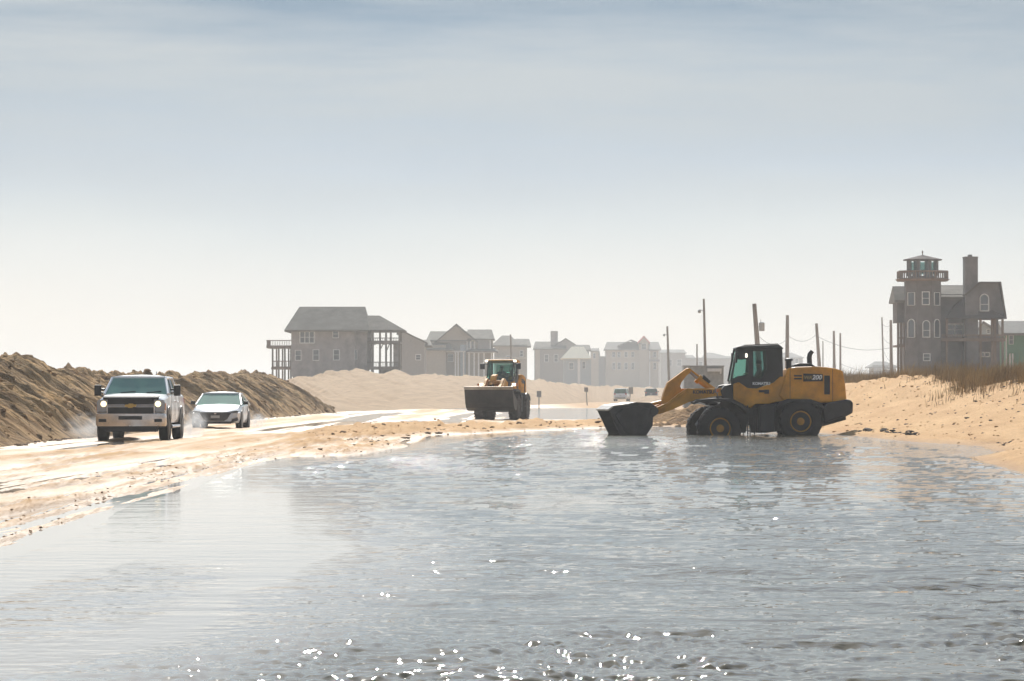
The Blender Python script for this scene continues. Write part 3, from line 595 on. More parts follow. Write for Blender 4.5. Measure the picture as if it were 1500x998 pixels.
    for s in (-1, 1):
        b = MB(AX); b.prism(P((1074, 566), (1060, 568.7), (1001, 569.2), (988, 577), (972, 590), (952, 598), (947, 603), (951, 607.5), (960, 606.5), (978, 600.5), (1005, 588.5), (1035, 581.8), (1060, 579), (1074, 577)), s * .40, s * .54); b.build('lift_arm', yel, root, bevel=.01)
    b = MB(AX); b.tube([Q(1000, 572, .60), Q(985, 583, .60), Q(968, 595, .60), Q(958, 600, .60)], .02, 6); b.build('hydraulic_hose', yel, root)
    b = MB(AX); b.tube([Q(1010, 577, -.4), Q(1010, 577, .4)], .11, 10); b.build('cross_tube', yel, root); b = MB(AX); b.tube([Q(952, 603, -.7), Q(952, 603, .7)], .07, 10); b.build('bucket_pin', yel, root)
    b = MB(AX if pose == 'dig' else AX @ Matrix.Translation((0, -.98, 1.95)) @ Matrix.Diagonal((1, 1, .45, 1)) @ Matrix.Translation((0, .98, -1.95))); b.prism(P((1004, 540), (1007, 539.2), (1011, 541.5), (1009, 546), (1003, 551), (996, 560), (993.5, 566), (996, 571), (990, 578), (975, 591), (967, 594), (966, 588), (970, 574), (975.5, 560.5)), -.13, .13); b.build('bellcrank', yel, root, bevel=.01)
    b = MB(AX); dz = Vector((0, 0, 0 if pose == 'dig' else -.55)); b.tube([Vector(Q(1007, 543, 0)) + dz, Vector(Q(1022, 556, 0)) + dz], .05, 10); b.build('piston_rod', M['edge'], root, smooth=True)
    b = MB(AX); b.tube([Vector(q) + dz for q in (Q(1020, 554, 0), Q(1024, 557.5, 0), Q(1024.2, 557.7, 0), Q(1048, 575, 0))], [.16, .16, .11, .11], 12); b.tube([Vector(Q(1008, 541.5, .0)) + dz, Vector(Q(1036, 561, .0)) + dz], .045, 8); b.build('tilt_cylinder', yel, root, smooth=True)
    b = MB(AX); b.tube([Vector(Q(1027.5, 551.5, .0)) + dz, Vector(Q(1038, 561, .0)) + dz], .075, 10); b.build('valve_block', M['dark'], root)
    for s in (-1, 1):
        b = MB(AX); b.tube([Q(1068, 596, s * .3), Q(1035, 590, s * .3)], .075, 10); b.tube([Q(1036, 590, s * .3), Q(1006, 581, s * .3)], .045, 8); b.build('lift_cylinder', M['dark'], root, smooth=True)
    b = MB(AX); b.tube([Q(970, 588, .0), Q(944, 594, .0)], .06, 8); b.build('tilt_link', yel, root)
    if letters:
        u, w = (1025 - 1044) / S, (658.5 - 574.6) / S
        text_mesh('lettering', 'KOMATSU', .155, M['letter_d'], FX @ Matrix.Translation((.545, u, w)) @ Matrix(((0, 0, 1, 0), (1, 0, 0, 0), (0, 1, 0, 0), (0, 0, 0, 1))), root, bold=.008)
    if pose == 'dig':
        out = [(899, 640), (934, 639), (944.5, 623), (945, 611), (952, 606), (951, 597), (942, 590), (919.6, 589), (888, 595), (880, 600)]
        BX = FX; hw = 1.27
    else:
        out = [(934, 639), (899, 640)]
        BX = AX; hw = 1.36
        # rolled-back bucket: floor low and flat, back rising, opening up and forward
        out = [(895, 632), (925, 633.5), (938, 629), (950, 616), (953, 604), (948, 594), (940, 588)]
        out = [(x, y + 0) for x, y in out]
        BX = FX @ Matrix.Translation((0, -2.15, .62)) @ Matrix.Rotation(R(-62), 4, 'X') @ Matrix.Diagonal((1, 1.15, 1.15, 1)) @ Matrix.Translation((0, 2.45, -.85))
    pts = P(*out); n = len(pts)
    cx = sum(p_[0] for p_ in pts) / n; cz = sum(p_[1] for p_ in pts) / n
    inn = [(a + (cx - a) * .06, c + (cz - c) * .06) for a, c in pts]
    b = MB(BX)
    for i in range(n - 1): b.prism([pts[i], pts[i + 1], inn[i + 1], inn[i]], -hw + .04, hw - .04)
    bk = b.build('bucket', bucketmat, root)
    for s in (-1, 1): b = MB(BX); b.prism(pts, s * (hw - .04), s * hw); sp_ = b.build('side_plate', bucketmat, bk, bevel=.008)
    if pose == 'dig':
        b = MB(BX); b.prism(P((889, 607), (899, 598), (925, 594), (940, 600), (936, 622), (925, 634), (905, 634)), hw, hw + .03); b.build('wear_plate', bucketmat, bk, bevel=.008)
        b = MB(BX); b.tube([Q(947, 602, hw - .5), Q(947, 602, hw + .06)], .13, 12); b.build('hinge_pin', bucketmat, bk)
    b = MB(BX); q0, q1 = pts[0], pts[1]
    dv = Vector((q0[0] - q1[0], q0[1] - q1[1])).normalized() * .16
    if pose == 'dig':
        b.prism([(pts[-1][0] - .03, pts[-1][1] + .012), (pts[-2][0], pts[-2][1] + .035), (pts[-2][0] + .5, pts[-2][1] + .09), (pts[-2][0] + .5, pts[-2][1] + .05), (pts[-2][0], pts[-2][1] - .0), (pts[-1][0], pts[-1][1] - .04)], -hw - .01, hw + .01); b.build('cutting_edge', M['edge'], bk)
    else:
        b.prism([q0, (q0[0] + dv[0], q0[1] + dv[1]), (q0[0] + dv[0] * .9, q0[1] + dv[1] * .9 + .05), (q0[0], q0[1] + .06)], -hw - .01, hw + .01); b.build('cutting_edge', M['edge'], bk)
    return root
WL1 = px(1044, 637, 115)
make_loader((WL1.x, 115, -.50), R(-90), 'yellow wheel loader side-on in the water with its bucket lowered', 'dig', M['yellow'], M['steel'], M['rubber'], M['rimy'], R(7.5), True)
person('person', (WL1.x + 1.54, 115, -.5 + 2.16), R(-90), M['shirt'], 'driver in a brown shirt sitting in the side-on loader cab', hands=((-.15, -.42, 1.0), (.15, -.42, 1.0)))
WL2 = px(729, 616, 176)
make_loader((WL2.x, 176 - .0, .03), R(-10), 'orange yellow wheel loader facing the camera with a raised brown bucket', 'carry', M['yellow2'], M['browns'], M['mud_rubber'], M['dark'], 0, False, .72, .72, True).scale = (.92,) * 3
_r = Matrix.Rotation(R(-10), 3, 'Z') @ Vector((0, 1.38, 0))
person('person', (WL2.x + _r.x, 176 + _r.y, .03 + 1.95), R(-10), M['jacket'], 'driver in a dark jacket leaning forward in the front-facing loader', 1.0, lean=.18, hands=((-.25, -.5, 1.0), (.1, -.55, 1.02)))
# ------------------------------------------------------------ road vehicles (front towards -Y at y = 0)
def half(pts, y):                                # mirror a half outline [(x, z)...] bottom to top into a ring
    return [(x, y, z) for x, z in pts] + [(-x, y, z) for x, z in pts[::-1]]
def greenhouse(root, paint, yb0, yt0, yt1, yb1, wb, wt, zb, zt, posts, crown=.05, pw=.035, glass='wshield', side='glass_t', zb1=None):
    zb1 = zb1 or zb
    fr = MB()
    def side_pt(t, top): # t along y 0..1
        y = (yb0 + (yb1 - yb0) * t) if not top else (yt0 + (yt1 - yt0) * t)
        return y
    secs = []
    for y, k in ((yt0, 0), (yt0 + .12, .7), ((yt0 + yt1) / 2, 1), (yt1 - .12, .7), (yt1, 0)):
        h = crown * k
        secs.append(half([(wt + .03, zt - .06), (wt + .035, zt - .02), (wt - .02, zt + .02), (wt * .6, zt + .03 + h * .7), (0.001, zt + .035 + h)], y))
    fr.loft(secs)
    for s in (-1, 1):
        fr.tube([(s * wb, yb0, zb), (s * wt, yt0 + .02, zt - .02)], pw, 6)
        fr.tube([(s * wb, yb1, zb1), (s * wt, yt1 - .02, zt - .02)], pw * 1.6, 6)
        for t in posts:
            y = yb0 + (yb1 - yb0) * t; y2 = yt0 + (yt1 - yt0) * t if t > .2 else y
            fr.tube([(s * wb, y, zb), (s * wt, max(y2, yt0), zt - .03)], pw * 1.1, 6)
    fr.build('cab_frame', paint, root, smooth=True)
    g = MB(); g.slab([(-wb + .02, yb0 - .01, zb), (wb - .02, yb0 - .01, zb), (wt - .01, yt0, zt - .03), (-wt + .01, yt0, zt - .03)], (0, .01, -.006)); g.build('windscreen', M[glass], root)
    g = MB(); g.slab([(-wb + .03, yb1, zb1), (wb - .03, yb1, zb1), (wt - .02, yt1, zt - .03), (-wt + .02, yt1, zt - .03)], (0, -.01, 0)); g.build('rear_window', M[side], root)
    for s in (-1, 1):
        ts = [0] + list(posts) + [1]
        for a, c in zip(ts[:-1], ts[1:]):
            ya, yc = yb0 + (yb1 - yb0) * a, yb0 + (yb1 - yb0) * c; ta, tc_ = yt0 + (yt1 - yt0) * a, yt0 + (yt1 - yt0) * c
            g = MB(); g.slab([(s * (wb - .005), ya + .04, zb + (zb1 - zb) * a), (s * (wb - .005), yc - .03, zb + (zb1 - zb) * c), (s * (wt - .0), tc_ - .02, zt - .04), (s * wt, ta + .03, zt - .04)], (-s * .008, 0, 0)); g.build('side_window', M[side], root)
def seats(root, ys, z, w=.5, h=.55):
    for y in ys:
        for s in (-1, 1):
            b = MB(); b.box(s * .40 - w / 2, s * .40 + w / 2, y, y + .45, z - .25, z); b.box(s * .40 - w / 2, s * .40 + w / 2, y + .38, y + .5, z, z + h); b.box(s * .40 - .13, s * .40 + .13, y + .40, y + .48, z + h - .01, z + h + .2); b.build('seat', M['seat'], root, bevel=.03)

def pickup(loc, rz):
    t = empty('pickup_truck', loc, rz, 'white crew cab pickup truck with headlights on and wide tow mirrors', 'pickup truck')
    b = MB()
    def sec(y, w, zt, ztc, zb=.52, cut=0): return half([(w * .55, zb), (w - .06, zb), (w - .02, zb + .12), (w, .80), (w - .01, .98), (w - .045, zt - .06), (w - .12, zt), (w * .55, ztc - .01), (.001, ztc)], y)
    b.loft([sec(.10, .90, 1.20, 1.22), sec(.16, .96, 1.23, 1.26), sec(.5, .985, 1.26, 1.31), sec(1.0, 1.0, 1.30, 1.35), sec(1.55, 1.0, 1.36, 1.39), sec(1.75, 1.0, 1.37, 1.36), sec(4.1, 1.0, 1.37, 1.30), sec(4.2, 1.0, 1.36, 1.36), sec(6.2, .99, 1.36, 1.36), sec(6.28, .97, 1.34, 1.34)])
    body = b.build('body', M['white'], t, smooth=True, sharp=35)
    for s in (-1, 1):
        for yy in (1.0, 4.95):
            b = MB(); b.lathe([(.53, 0), (.53, .02), (.40, .025)], (s * 1.0 - (.02 if s < 0 else 0), yy, .50), 'x', 28); b.build('wheel_arch', M['black'], body)
    for s in (-1, 1):
        for yy in (1.85, 2.95, 4.12): b = MB(); b.box(s * 1.0 - .004, s * 1.0 + .004, yy, yy + .012, .62, 1.33); b.build('door_seam', M['black'], body)
        for yy in (2.68, 3.82): b = MB(); b.box(s * 1.02 - .02, s * 1.02 + .02, yy, yy + .2, 1.12, 1.16); b.build('door_handle', M['chrome'], body, bevel=.006)
    greenhouse(t, M['white'], 1.50, 2.25, 3.9, 4.12, .93, .78, 1.36, 1.86, (.16, .55), .04, .04)
    b = MB(); b.box(-.88, .88, 1.72, 2.0, 1.15, 1.42); b.build('dashboard', M['seat'], t, bevel=.03)
    b = MB(); b.lathe([(.17, -.012), (.19, 0), (.17, .012)], (.40, 2.12, 1.42), 'y', 20); b.build('steering_wheel', M['black'], t)
    seats(t, (2.45, 3.35), 1.12)
    for s in (-.45, .30): b = MB(); b.tube([(s, 1.50, 1.40), (s + .42, 1.60, 1.445)], .014, 5); b.build('wiper', M['black'], t)
    # nose
    b = MB(); b.prism([(.03, 1.255), (.10, 1.30), (.30, 1.315), (.34, 1.30), (.12, 1.245), (.05, 1.20)], -.80, .80); b.build('hood_deflector', M['black'], t, bevel=.01)
    b = MB(); b.box(-.66, .66, .02, .12, .79, 1.245); gr = b.build('grille', M['black'], t)
    for q in ((-.67, .67, -.005, .03, 1.035, 1.06), (-.67, .67, -.005, .03, .985, 1.008), (-.69, .69, -.0, .05, .775, .80), (-.69, -.66, .002, .05, .80, 1.1), (.66, .69, .002, .05, .80, 1.1)): b = MB(); b.box(*q); b.build('grille_bar', M['chrome'], gr, bevel=.004)
    b = MB()
    for i in range(5):
        b.box(-.65, .65, .012, .022, 1.09 + i * .03, 1.10 + i * .03); b.box(-.65, .65, .012, .022, .82 + i * .032, .83 + i * .032)
    b.build('grille_mesh', M['dark'], gr)
    b = MB(); b.prism([(-.17, 1.035), (-.145, 1.065), (-.06, 1.065), (-.055, 1.09), (.075, 1.09), (.08, 1.065), (.17, 1.065), (.145, .995), (.06, .995), (.055, .965), (-.075, .965), (-.08, .995), (-.17, .995)][0:13], -.03, -.004, 'y'); b.build('emblem', M['gold'], gr, bevel=.004)
    for s in (-1, 1):
        h = MB(); h.prism([(s * .67, .86), (s * .97, .84), (s * .985, 1.10), (s * .93, 1.20), (s * .67, 1.19)], .03, .2, 'y'); ho = h.build('headlight', M['lens'], t, bevel=.01)
        h = MB(); h.lathe([(.085, 0), (.07, -.02), (.02, -.03)], (s * .78, .03, 1.08), 'y', 16); h.build('lit_bulb', M['lamp_on'], ho, smooth=True)
        h = MB(); h.box(s * .978 - .015, s * .978 + .015, .06, .30, .90, 1.10); h.build('marker_lamp', M['amber'], ho)
        h = MB(); h.box(s * .80 - .11, s * .80 + .11, -.105, -.05, .56, .65); h.build('fog_lamp', M['black'], t, bevel=.01)
        h = MB(); h.tube([(s * .95, 1.95, 1.40), (s * 1.14, 1.92, 1.41)], .028, 6); h.tube([(s * .95, 1.95, 1.50), (s * 1.14, 1.92, 1.51)], .028, 6); h.box(s * 1.16 - .10, s * 1.16 + .10, 1.84, 1.93, 1.31, 1.63); h.build('mirror', M['black'], t, bevel=.03)
    b = MB()
    b.loft([half([(x_, z0_) for x_, z0_ in ((w_ * .98, .44 + 0), (w_, .50), (w_, .72), (w_ * .985, .80), (w_ * .5, .80))], y_) for w_, y_ in ((.90, -.09), (.985, -.04), (1.01, .06), (1.01, .30))])
    bp = b.build('bumper', M['chrome'], t, smooth=True, sharp=35)
    b = MB(); b.box(-.34, .34, -.10, -.06, .63, .735); b.build('bumper_opening', M['black'], bp)
    b = MB(); b.prism([(-.80, .50), (-.72, .56), (.72, .56), (.80, .50), (.74, .28), (-.74, .28)], -.065, .5, 'y'); b.build('air_dam', M['black'], t)
    b = MB(); b.box(-.50, .50, .5, 5.9, .40, .56); b.lathe([(.10, -.8), (.13, 0), (.10, .8)], (0, 4.95, .42), 'x', 10); b.build('chassis', M['black'], t)
    for s in (-1, 1): b = MB(); b.tube([(s * 1.0, 1.75, .42), (s * 1.0, 4.2, .42)], .05, 8); b.build('running_board', M['chrome'], t)
    b = MB(); b.tube([(.35, 3.9, 1.9), (.35, 3.93, 2.03)], .012, 5); b.build('antenna', M['black'], t)
    for s in (-1, 1):
        b = MB(); b.box(s * .92 - .05, s * .92 + .05, 6.2, 6.3, .9, 1.25); b.build('tail_light', M['red'], t)
    for s in (-1, 1):
        for yy in (1.0, 4.95): wheel(t, s * .89, yy, .41, .41, .30, s, .25, M['silver'], 0, M['rubber'], dish=.2)
    return t
PT = px(191.5, 646, 98)
pickup((PT.x, 98, .0), R(.3))

def sedan(loc, rz, name, label, cat, paint, L=4.8, W=.92, H=1.44, beltf=.92, nose=.62, front=True, suv=False, lit=False):
    t = empty(name, loc, rz, label, cat)
    b = MB(); zt = H - .05
    def sec(y, w, z1, zc, zb=.22): return half([(w * .6, zb), (w - .07, zb + .02), (w - .01, zb + .18), (w, .62), (w - .03, z1 - .08), (w - .12, z1), (w * .5, zc - .01), (.001, zc)], y)
    if not suv:
        cow = 1.35; secs = [sec(0, W * .72, .60, .64, .26), sec(.10, W * .90, .66, .70), sec(.35, W * .97, .74, .79), sec(.8, W, .86, .88), sec(cow, W, .94, .97), sec(cow + .4, W, .95, .95), sec(L - 1.1, W, 1.0, 1.0), sec(L - .5, W * .95, .95, .97), sec(L - .1, W * .88, .88, .92), sec(L, W * .80, .80, .84, .35)]
        gh = (cow - .10, cow + .95, L - 1.75, L - .30, W - .05, W - .22, .93, zt - .03)
    else:
        cow = 1.2; secs = [sec(0, W * .85, .85, .9, .3), sec(.15, W * .96, .98, 1.0, .3), sec(.6, W, 1.04, 1.08, .3), sec(cow, W, 1.1, 1.13, .3), sec(L - .3, W, 1.12, 1.12, .3), sec(L - .08, W * .99, 1.12, 1.12, .35), sec(L, W * .95, 1.0, 1.0, .4)]
        gh = (cow, cow + .6, L - .45, L - .15, W - .05, W - .17, 1.1, zt - .03)
    b.loft(secs); body = b.build('body', paint, t, smooth=True, sharp=35)
    greenhouse(t, paint, *gh, (.48,), .04, .03, 'wshield', 'glass_t')
    b = MB(); b.box(-W + .1, W - .1, gh[0] + .2, gh[0] + .6, gh[6] - .2, gh[6] + .02); b.build('dashboard', M['seat'], t); seats(t, (cow + .85, L - 2.2 if not suv else L - 1.9), .78 if suv else .62)
    for s in (-1, 1):
        for yy in (.92, L - 1.0): b = MB(); b.lathe([(.38, 0), (.38, .012), (.30, .016)], (s * W - (.012 if s < 0 else 0), yy, .35), 'x', 24); b.build('wheel_arch', M['black'], body)
        for yy in (cow + .1, (cow + L) / 2 + .15): b = MB(); b.box(s * W - .012, s * W + .002, yy, yy + .012, .35, gh[6] - .06); b.build('door_seam', M['black'], body)
    if front:
        b = MB(); b.prism([(-.60, .62), (-.52, .66), (.52, .66), (.60, .62), (.46, .40), (.34, .33), (-.34, .33), (-.46, .40)], -.035, .3, 'y'); g = b.build('grille', M['dark'], t, bevel=.01)
        b = MB()
        for i in range(6): b.box(-.45 - .02 * i * (i < 4), .45 + .02 * i * (i < 4), -.045, -.03, .37 + i * .045, .376 + i * .045)
        b.build('grille_bar', M['grey'], g)
        b = MB(); b.prism([(-.055, .60), (-.03, .625), (.03, .625), (.055, .60), (.03, .575), (-.03, .575)], -.05, -.034, 'y'); b.build('emblem', M['chrome'], g)
        b = MB(); b.box(-.17, .17, -.06, -.04, .43, .53); b.build('license_plate', M['plate'], t)
        b = MB(); b.prism([(-.62, .30), (.62, .30), (.58, .21), (-.58, .21)], -.03, .2, 'y'); b.build('lower_lip', M['black'], t)
        for s in (-1, 1):
            b = MB(); b.prism([(s * .50, .665), (s * .80, .72), (s * .87, .70), (s * .84, .655), (s * .60, .64)], .03, .30, 'y'); b.build('headlight', M['black'], t, bevel=.01)
            b = MB(); b.prism([(s * .56, .36), (s * .84, .46), (s * .86, .34), (s * .60, .25)], .0, .22, 'y'); b.build('side_intake', M['black'], t)
            b = MB(); b.prism([(s * .60, .405), (s * .84, .475), (s * .84, .455), (s * .62, .39)], -.02, .05, 'y'); b.build('running_light', M['chrome'], t)
    else:
        for s in (-1, 1):
            b = MB(); b.box(s * .78 - .1, s * .78 + .1, -.02 if False else L - .05, L + .02, .95, 1.12); b.build('tail_light', M['red'], t)
        b = MB(); b.box(-.7, .7, L - .02, L + .1, .42, .62); b.build('rear_bumper', M['grey'], t, bevel=.02)
        b = MB(); b.box(-.16, .16, L + .0, L + .02, .78, .88); b.build('license_plate', M['plate'], t)
    for s in (-1, 1):
        b = MB(); b.tube([(s * (W - .08), gh[0] + .35, gh[6] + .03), (s * (W + .06), gh[0] + .33, gh[6] + .07)], .02, 6); b.box(s * (W + .09) - .09, s * (W + .09) + .09, gh[0] + .27, gh[0] + .37, gh[6] + .02, gh[6] + .15); b.build('mirror', M['black'], t, bevel=.02)
        for yy in (.92, L - 1.0): wheel(t, s * (W - .115), yy, .335, .335, .22, s, .23, M['silver'], 0, M['rubber'], dish=.15)
    return t
PS = px(315.5, 629, 130)
sedan((PS.x, 130, .02), R(-.8), 'sedan', 'low white sedan with a wide dark grille following the pickup', 'car', M['white'], 4.9, .93, 1.45)
PV = px(905, 588, 480)
v = sedan((PV.x + .95, 480 + 4.9, .35), R(180 - 7), 'white_suv', 'small white suv driving away in the haze seen from behind', 'car', M['white'], 4.9, 1.0, 1.85, front=False, suv=True)
PD = px(955, 581, 520)
v = sedan((PD.x, 520, .55), R(176), 'dark_suv', 'dark parked vehicle half hidden behind the sand by the shoulder', 'car', M['darkcar'], 4.6, .95, 1.7, front=False, suv=True)
# ------------------------------------------------------------ houses and the things along the road
class House:
    """local x along the front, y into depth, z up; measured off the photo at the house's own distance"""
    def __init__(s, name, cxp, Y, label, cat='house', group=None, z0=0.0):
        s.Y = Y; s.k = Y / FPX; s.cx = cxp; s.root = empty(name, ((cxp - 750) * s.k, Y, z0), 0, label, cat, group); s.z0 = z0
    def x(s, p): return (p - s.cx) * s.k
    def z(s, p): return CAMZ + (HY - p) * s.k - s.z0
    def wall(s, m, x0, x1, y0, y1, d0, d1, name='wall'):
        b = MB(); b.box(s.x(x0), s.x(x1), d0, d1, s.z(y1), s.z(y0)); return b.build(name, m, s.root)
    def poly(s, m, pts, d0, d1, name='wall'):
        b = MB(); b.prism([(s.x(a), s.z(c)) for a, c in pts], d0, d1, 'y'); return b.build(name, m, s.root)
    def roof_x(s, m, e0, e1, ye, r0, r1, yr, d0, d1, th=.25, name='roof'):   # ridge along x, hips when r inside e
        z0, z1 = s.z(ye), s.z(yr); dm = (d0 + d1) / 2; X = s.x
        b = MB(); b.add([(X(e0), d0, z0), (X(e1), d0, z0), (X(e1), d1, z0), (X(e0), d1, z0), (X(e0), d0, z0 - th), (X(e1), d0, z0 - th), (X(e1), d1, z0 - th), (X(e0), d1, z0 - th), (X(r0), dm, z1), (X(r1), dm, z1)],
              [(0, 1, 9, 8), (1, 2, 9), (2, 3, 8, 9), (3, 0, 8), (4, 5, 1, 0), (5, 6, 2, 1), (6, 7, 3, 2), (7, 4, 0, 3), (7, 6, 5, 4)]); return b.build(name, m, s.root)
    def roof_y(s, m, xa, ya, xp, yp, xb, yb, d0, d1, th=.3, name='roof'):     # gable end to the camera
        X, Z = s.x, s.z
        b = MB(); b.prism([(X(xa), Z(ya)), (X(xp), Z(yp)), (X(xb), Z(yb)), (X(xb), Z(yb) - th), (X(xp), Z(yp) - th * 1.1), (X(xa), Z(ya) - th)], d0, d1, 'y'); return b.build(name, m, s.root)
    def win(s, x0, y0, x1, y1, d=0, arch=False, mull=1, fr=None, bar=True):
        X0, X1, Z0, Z1 = s.x(x0), s.x(x1), s.z(y1), s.z(y0); w = min(.13, (X1 - X0) * .14); fr = fr or M['trim']
        f = MB(); f.box(X0 - w, X0, d - .06, d, Z0 - w, Z1 + (0 if arch else w)); f.box(X1, X1 + w, d - .06, d, Z0 - w, Z1 + (0 if arch else w)); f.box(X0, X1, d - .07, d, Z0 - w, Z0)
        if arch:
            cx, r = (X0 + X1) / 2, (X1 - X0) / 2; n = 10
            for i in range(n):
                a, c = math.pi * i / n, math.pi * (i + 1) / n
                f.prism([(cx + r * math.cos(a), Z1 + r * math.sin(a)), (cx + (r + w) * math.cos(a), Z1 + (r + w) * math.sin(a)), (cx + (r + w) * math.cos(c), Z1 + (r + w) * math.sin(c)), (cx + r * math.cos(c), Z1 + r * math.sin(c))], d - .06, d, 'y')
        else: f.box(X0, X1, d - .07, d, Z1, Z1 + w)
        for i in range(1, mull): xm = X0 + (X1 - X0) * i / mull; f.box(xm - w / 2, xm + w / 2, d - .055, d, Z0, Z1)
        if bar: zm = (Z0 + Z1) / 2; f.box(X0, X1, d - .05, d - .01, zm - w * .25, zm + w * .25)
        fo = f.build('window', fr, s.root)
        g = MB()
        if arch: g.prism([(X0, Z0), (X1, Z0)] + [((X0 + X1) / 2 + (X1 - X0) / 2 * math.cos(math.pi * i / 10), Z1 + (X1 - X0) / 2 * math.sin(math.pi * i / 10)) for i in range(11)], d - .03, d - .01, 'y')
        else: g.box(X0, X1, d - .03, d - .01, Z0, Z1)
        g.build('pane', M['glassd'], fo); return fo
    def post(s, x, y0, y1, d, w=.2, m=None):
        b = MB(); X = s.x(x); b.box(X - w / 2, X + w / 2, d, d + w, s.z(y1), s.z(y0)); b.build('post', m or M['wood'], s.root)
    def rail(s, x0, x1, yt, yb, d, m=None, d1=None, step=.45, thick=.10):
        X0, X1, Zt, Zb = s.x(x0), s.x(x1), s.z(yt), s.z(yb); b = MB(); b.box(X0, X1, d, d + thick, Zt - .12, Zt); b.box(X0, X1, d + .01, d + thick - .01, Zb, Zb + .1)
        x = X0 + .05
        while x < X1: b.box(x, x + .07, d + .02, d + .08, Zb + .1, Zt - .12); x += step * .55
        if d1:
            for xx in (X0, X1 - .1):
                b.box(xx, xx + .1, d + thick, d1, Zt - .12, Zt); y = d + .3
                while y < d1: b.box(xx + .02, xx + .08, y, y + .07, Zb, Zt - .12); y += .3
        b.build('railing', m or M['wood'], s.root)
    def deck(s, x0, x1, yt, yb, d0, d1, m=None): return s.wall(m or M['wood'], x0, x1, yt, yb, d0, d1, 'deck')

# --- the grey house behind the left ridge
h = House('beach_house', 505, 480, 'grey shingled house on stilts with two tiers of open porches, left of the loader')
h.wall(M['shingle'], 426.5, 520, 482, 552, 0, 11)
h.roof_x(M['roof'], 417, 541, 483.5, 435, 532.5, 448, -.9, 12)
h.wall(M['shingle'], 520, 537, 482, 552, 1.2, 10)
h.roof_x(M['roof'], 520, 592.4, 483, 537, 553.5, 461, 1.0, 10.5)
for x in (536, 545.5, 556, 572, 584.4): h.post(x, 483, 560, 1.4, .28)
for x in (541, 562, 584): h.post(x, 483, 560, 9, .28)
h.deck(533, 585.5, 500, 503, 1.3, 10); h.rail(536, 585, 494.5, 500, 1.35); h.deck(520, 585.5, 538, 541, 1.3, 10); h.rail(530, 585, 530, 538, 1.35)
h.wall(M['shingle'], 520, 542, 482, 541, 3, 10); h.wall(M['shingle'], 575, 584, 504, 560, 3, 10); h.wall(M['shingle'], 553, 585, 541, 560, 4, 10)
for x0, x1 in ((542, 550), (556, 564), (566, 573)):
    b = MB(); b.tube([(h.x(x0), 1.5, h.z(513)), (h.x((x0 + x1) / 2), 1.5, h.z(505)), (h.x(x1), 1.5, h.z(504))], .08, 5); b.build('brace', M['wood'], h.root)
h.deck(389, 427, 507, 510, 1.5, 9, M['wood2']); h.rail(389, 427, 498, 507, 1.5, M['wood2'], 9); h.deck(396, 427, 538, 541, 1.5, 9, M['wood2']); h.rail(397, 427, 528.5, 538, 1.5, M['wood2'])
for x in (398, 407, 416, 425): h.post(x, 510, 592, 1.7, .25); h.post(x + 1, 510, 592, 8.4, .22)
for x in (430, 440, 450, 505, 515): h.post(x, 545, 592, 1, .3)
h.win(440, 486.5, 459.5, 502, 0, mull=3); h.win(488, 484.5, 495.3, 494.5, 0); h.win(433, 514, 440.5, 527.5, 0); h.win(459, 513, 466.7, 527.5, 0); h.win(489, 513, 496.5, 527, 0); h.win(519.5, 513, 523, 526, -.0, bar=False)
h.wall(M['shingle'], 455, 500, 552, 592, .5, 10)

# --- the tower house on the right
h = House('tower_house', 1392, 333, 'dark shingled house with an octagonal lookout tower and tall chimney')
def octa(cx, r, z0, z1, d, name, m, r2=None, parent=None):
    r2 = r2 or r; b = MB(); p0 = [(cx + r * math.cos(R(22.5 + 45 * i)), d + r * math.sin(R(22.5 + 45 * i)), z0) for i in range(8)]; p1 = [(cx + r2 * math.cos(R(22.5 + 45 * i)), d + r2 * math.sin(R(22.5 + 45 * i)), z1) for i in range(8)]
    b.loft([p0, p1]); return b.build(name, m, parent or h.root)
tx = h.x(1354); tr = (h.x(1378) - h.x(1326.5)) / 2 / math.cos(R(22.5)); td = tr * math.cos(R(22.5)) - .4
octa(tx, tr, .0, h.z(411), td, 'tower', M['shingle_b']); octa(tx, tr + .35, h.z(411), h.z(409), td, 'tower_deck', M['wood2'], tr + 1.0)
lr = (h.x(1371) - h.x(1331.7)) / 2 / math.cos(R(22.5))
octa(tx, lr, h.z(409), h.z(404), td, 'lantern_wall', M['shingle_b'])
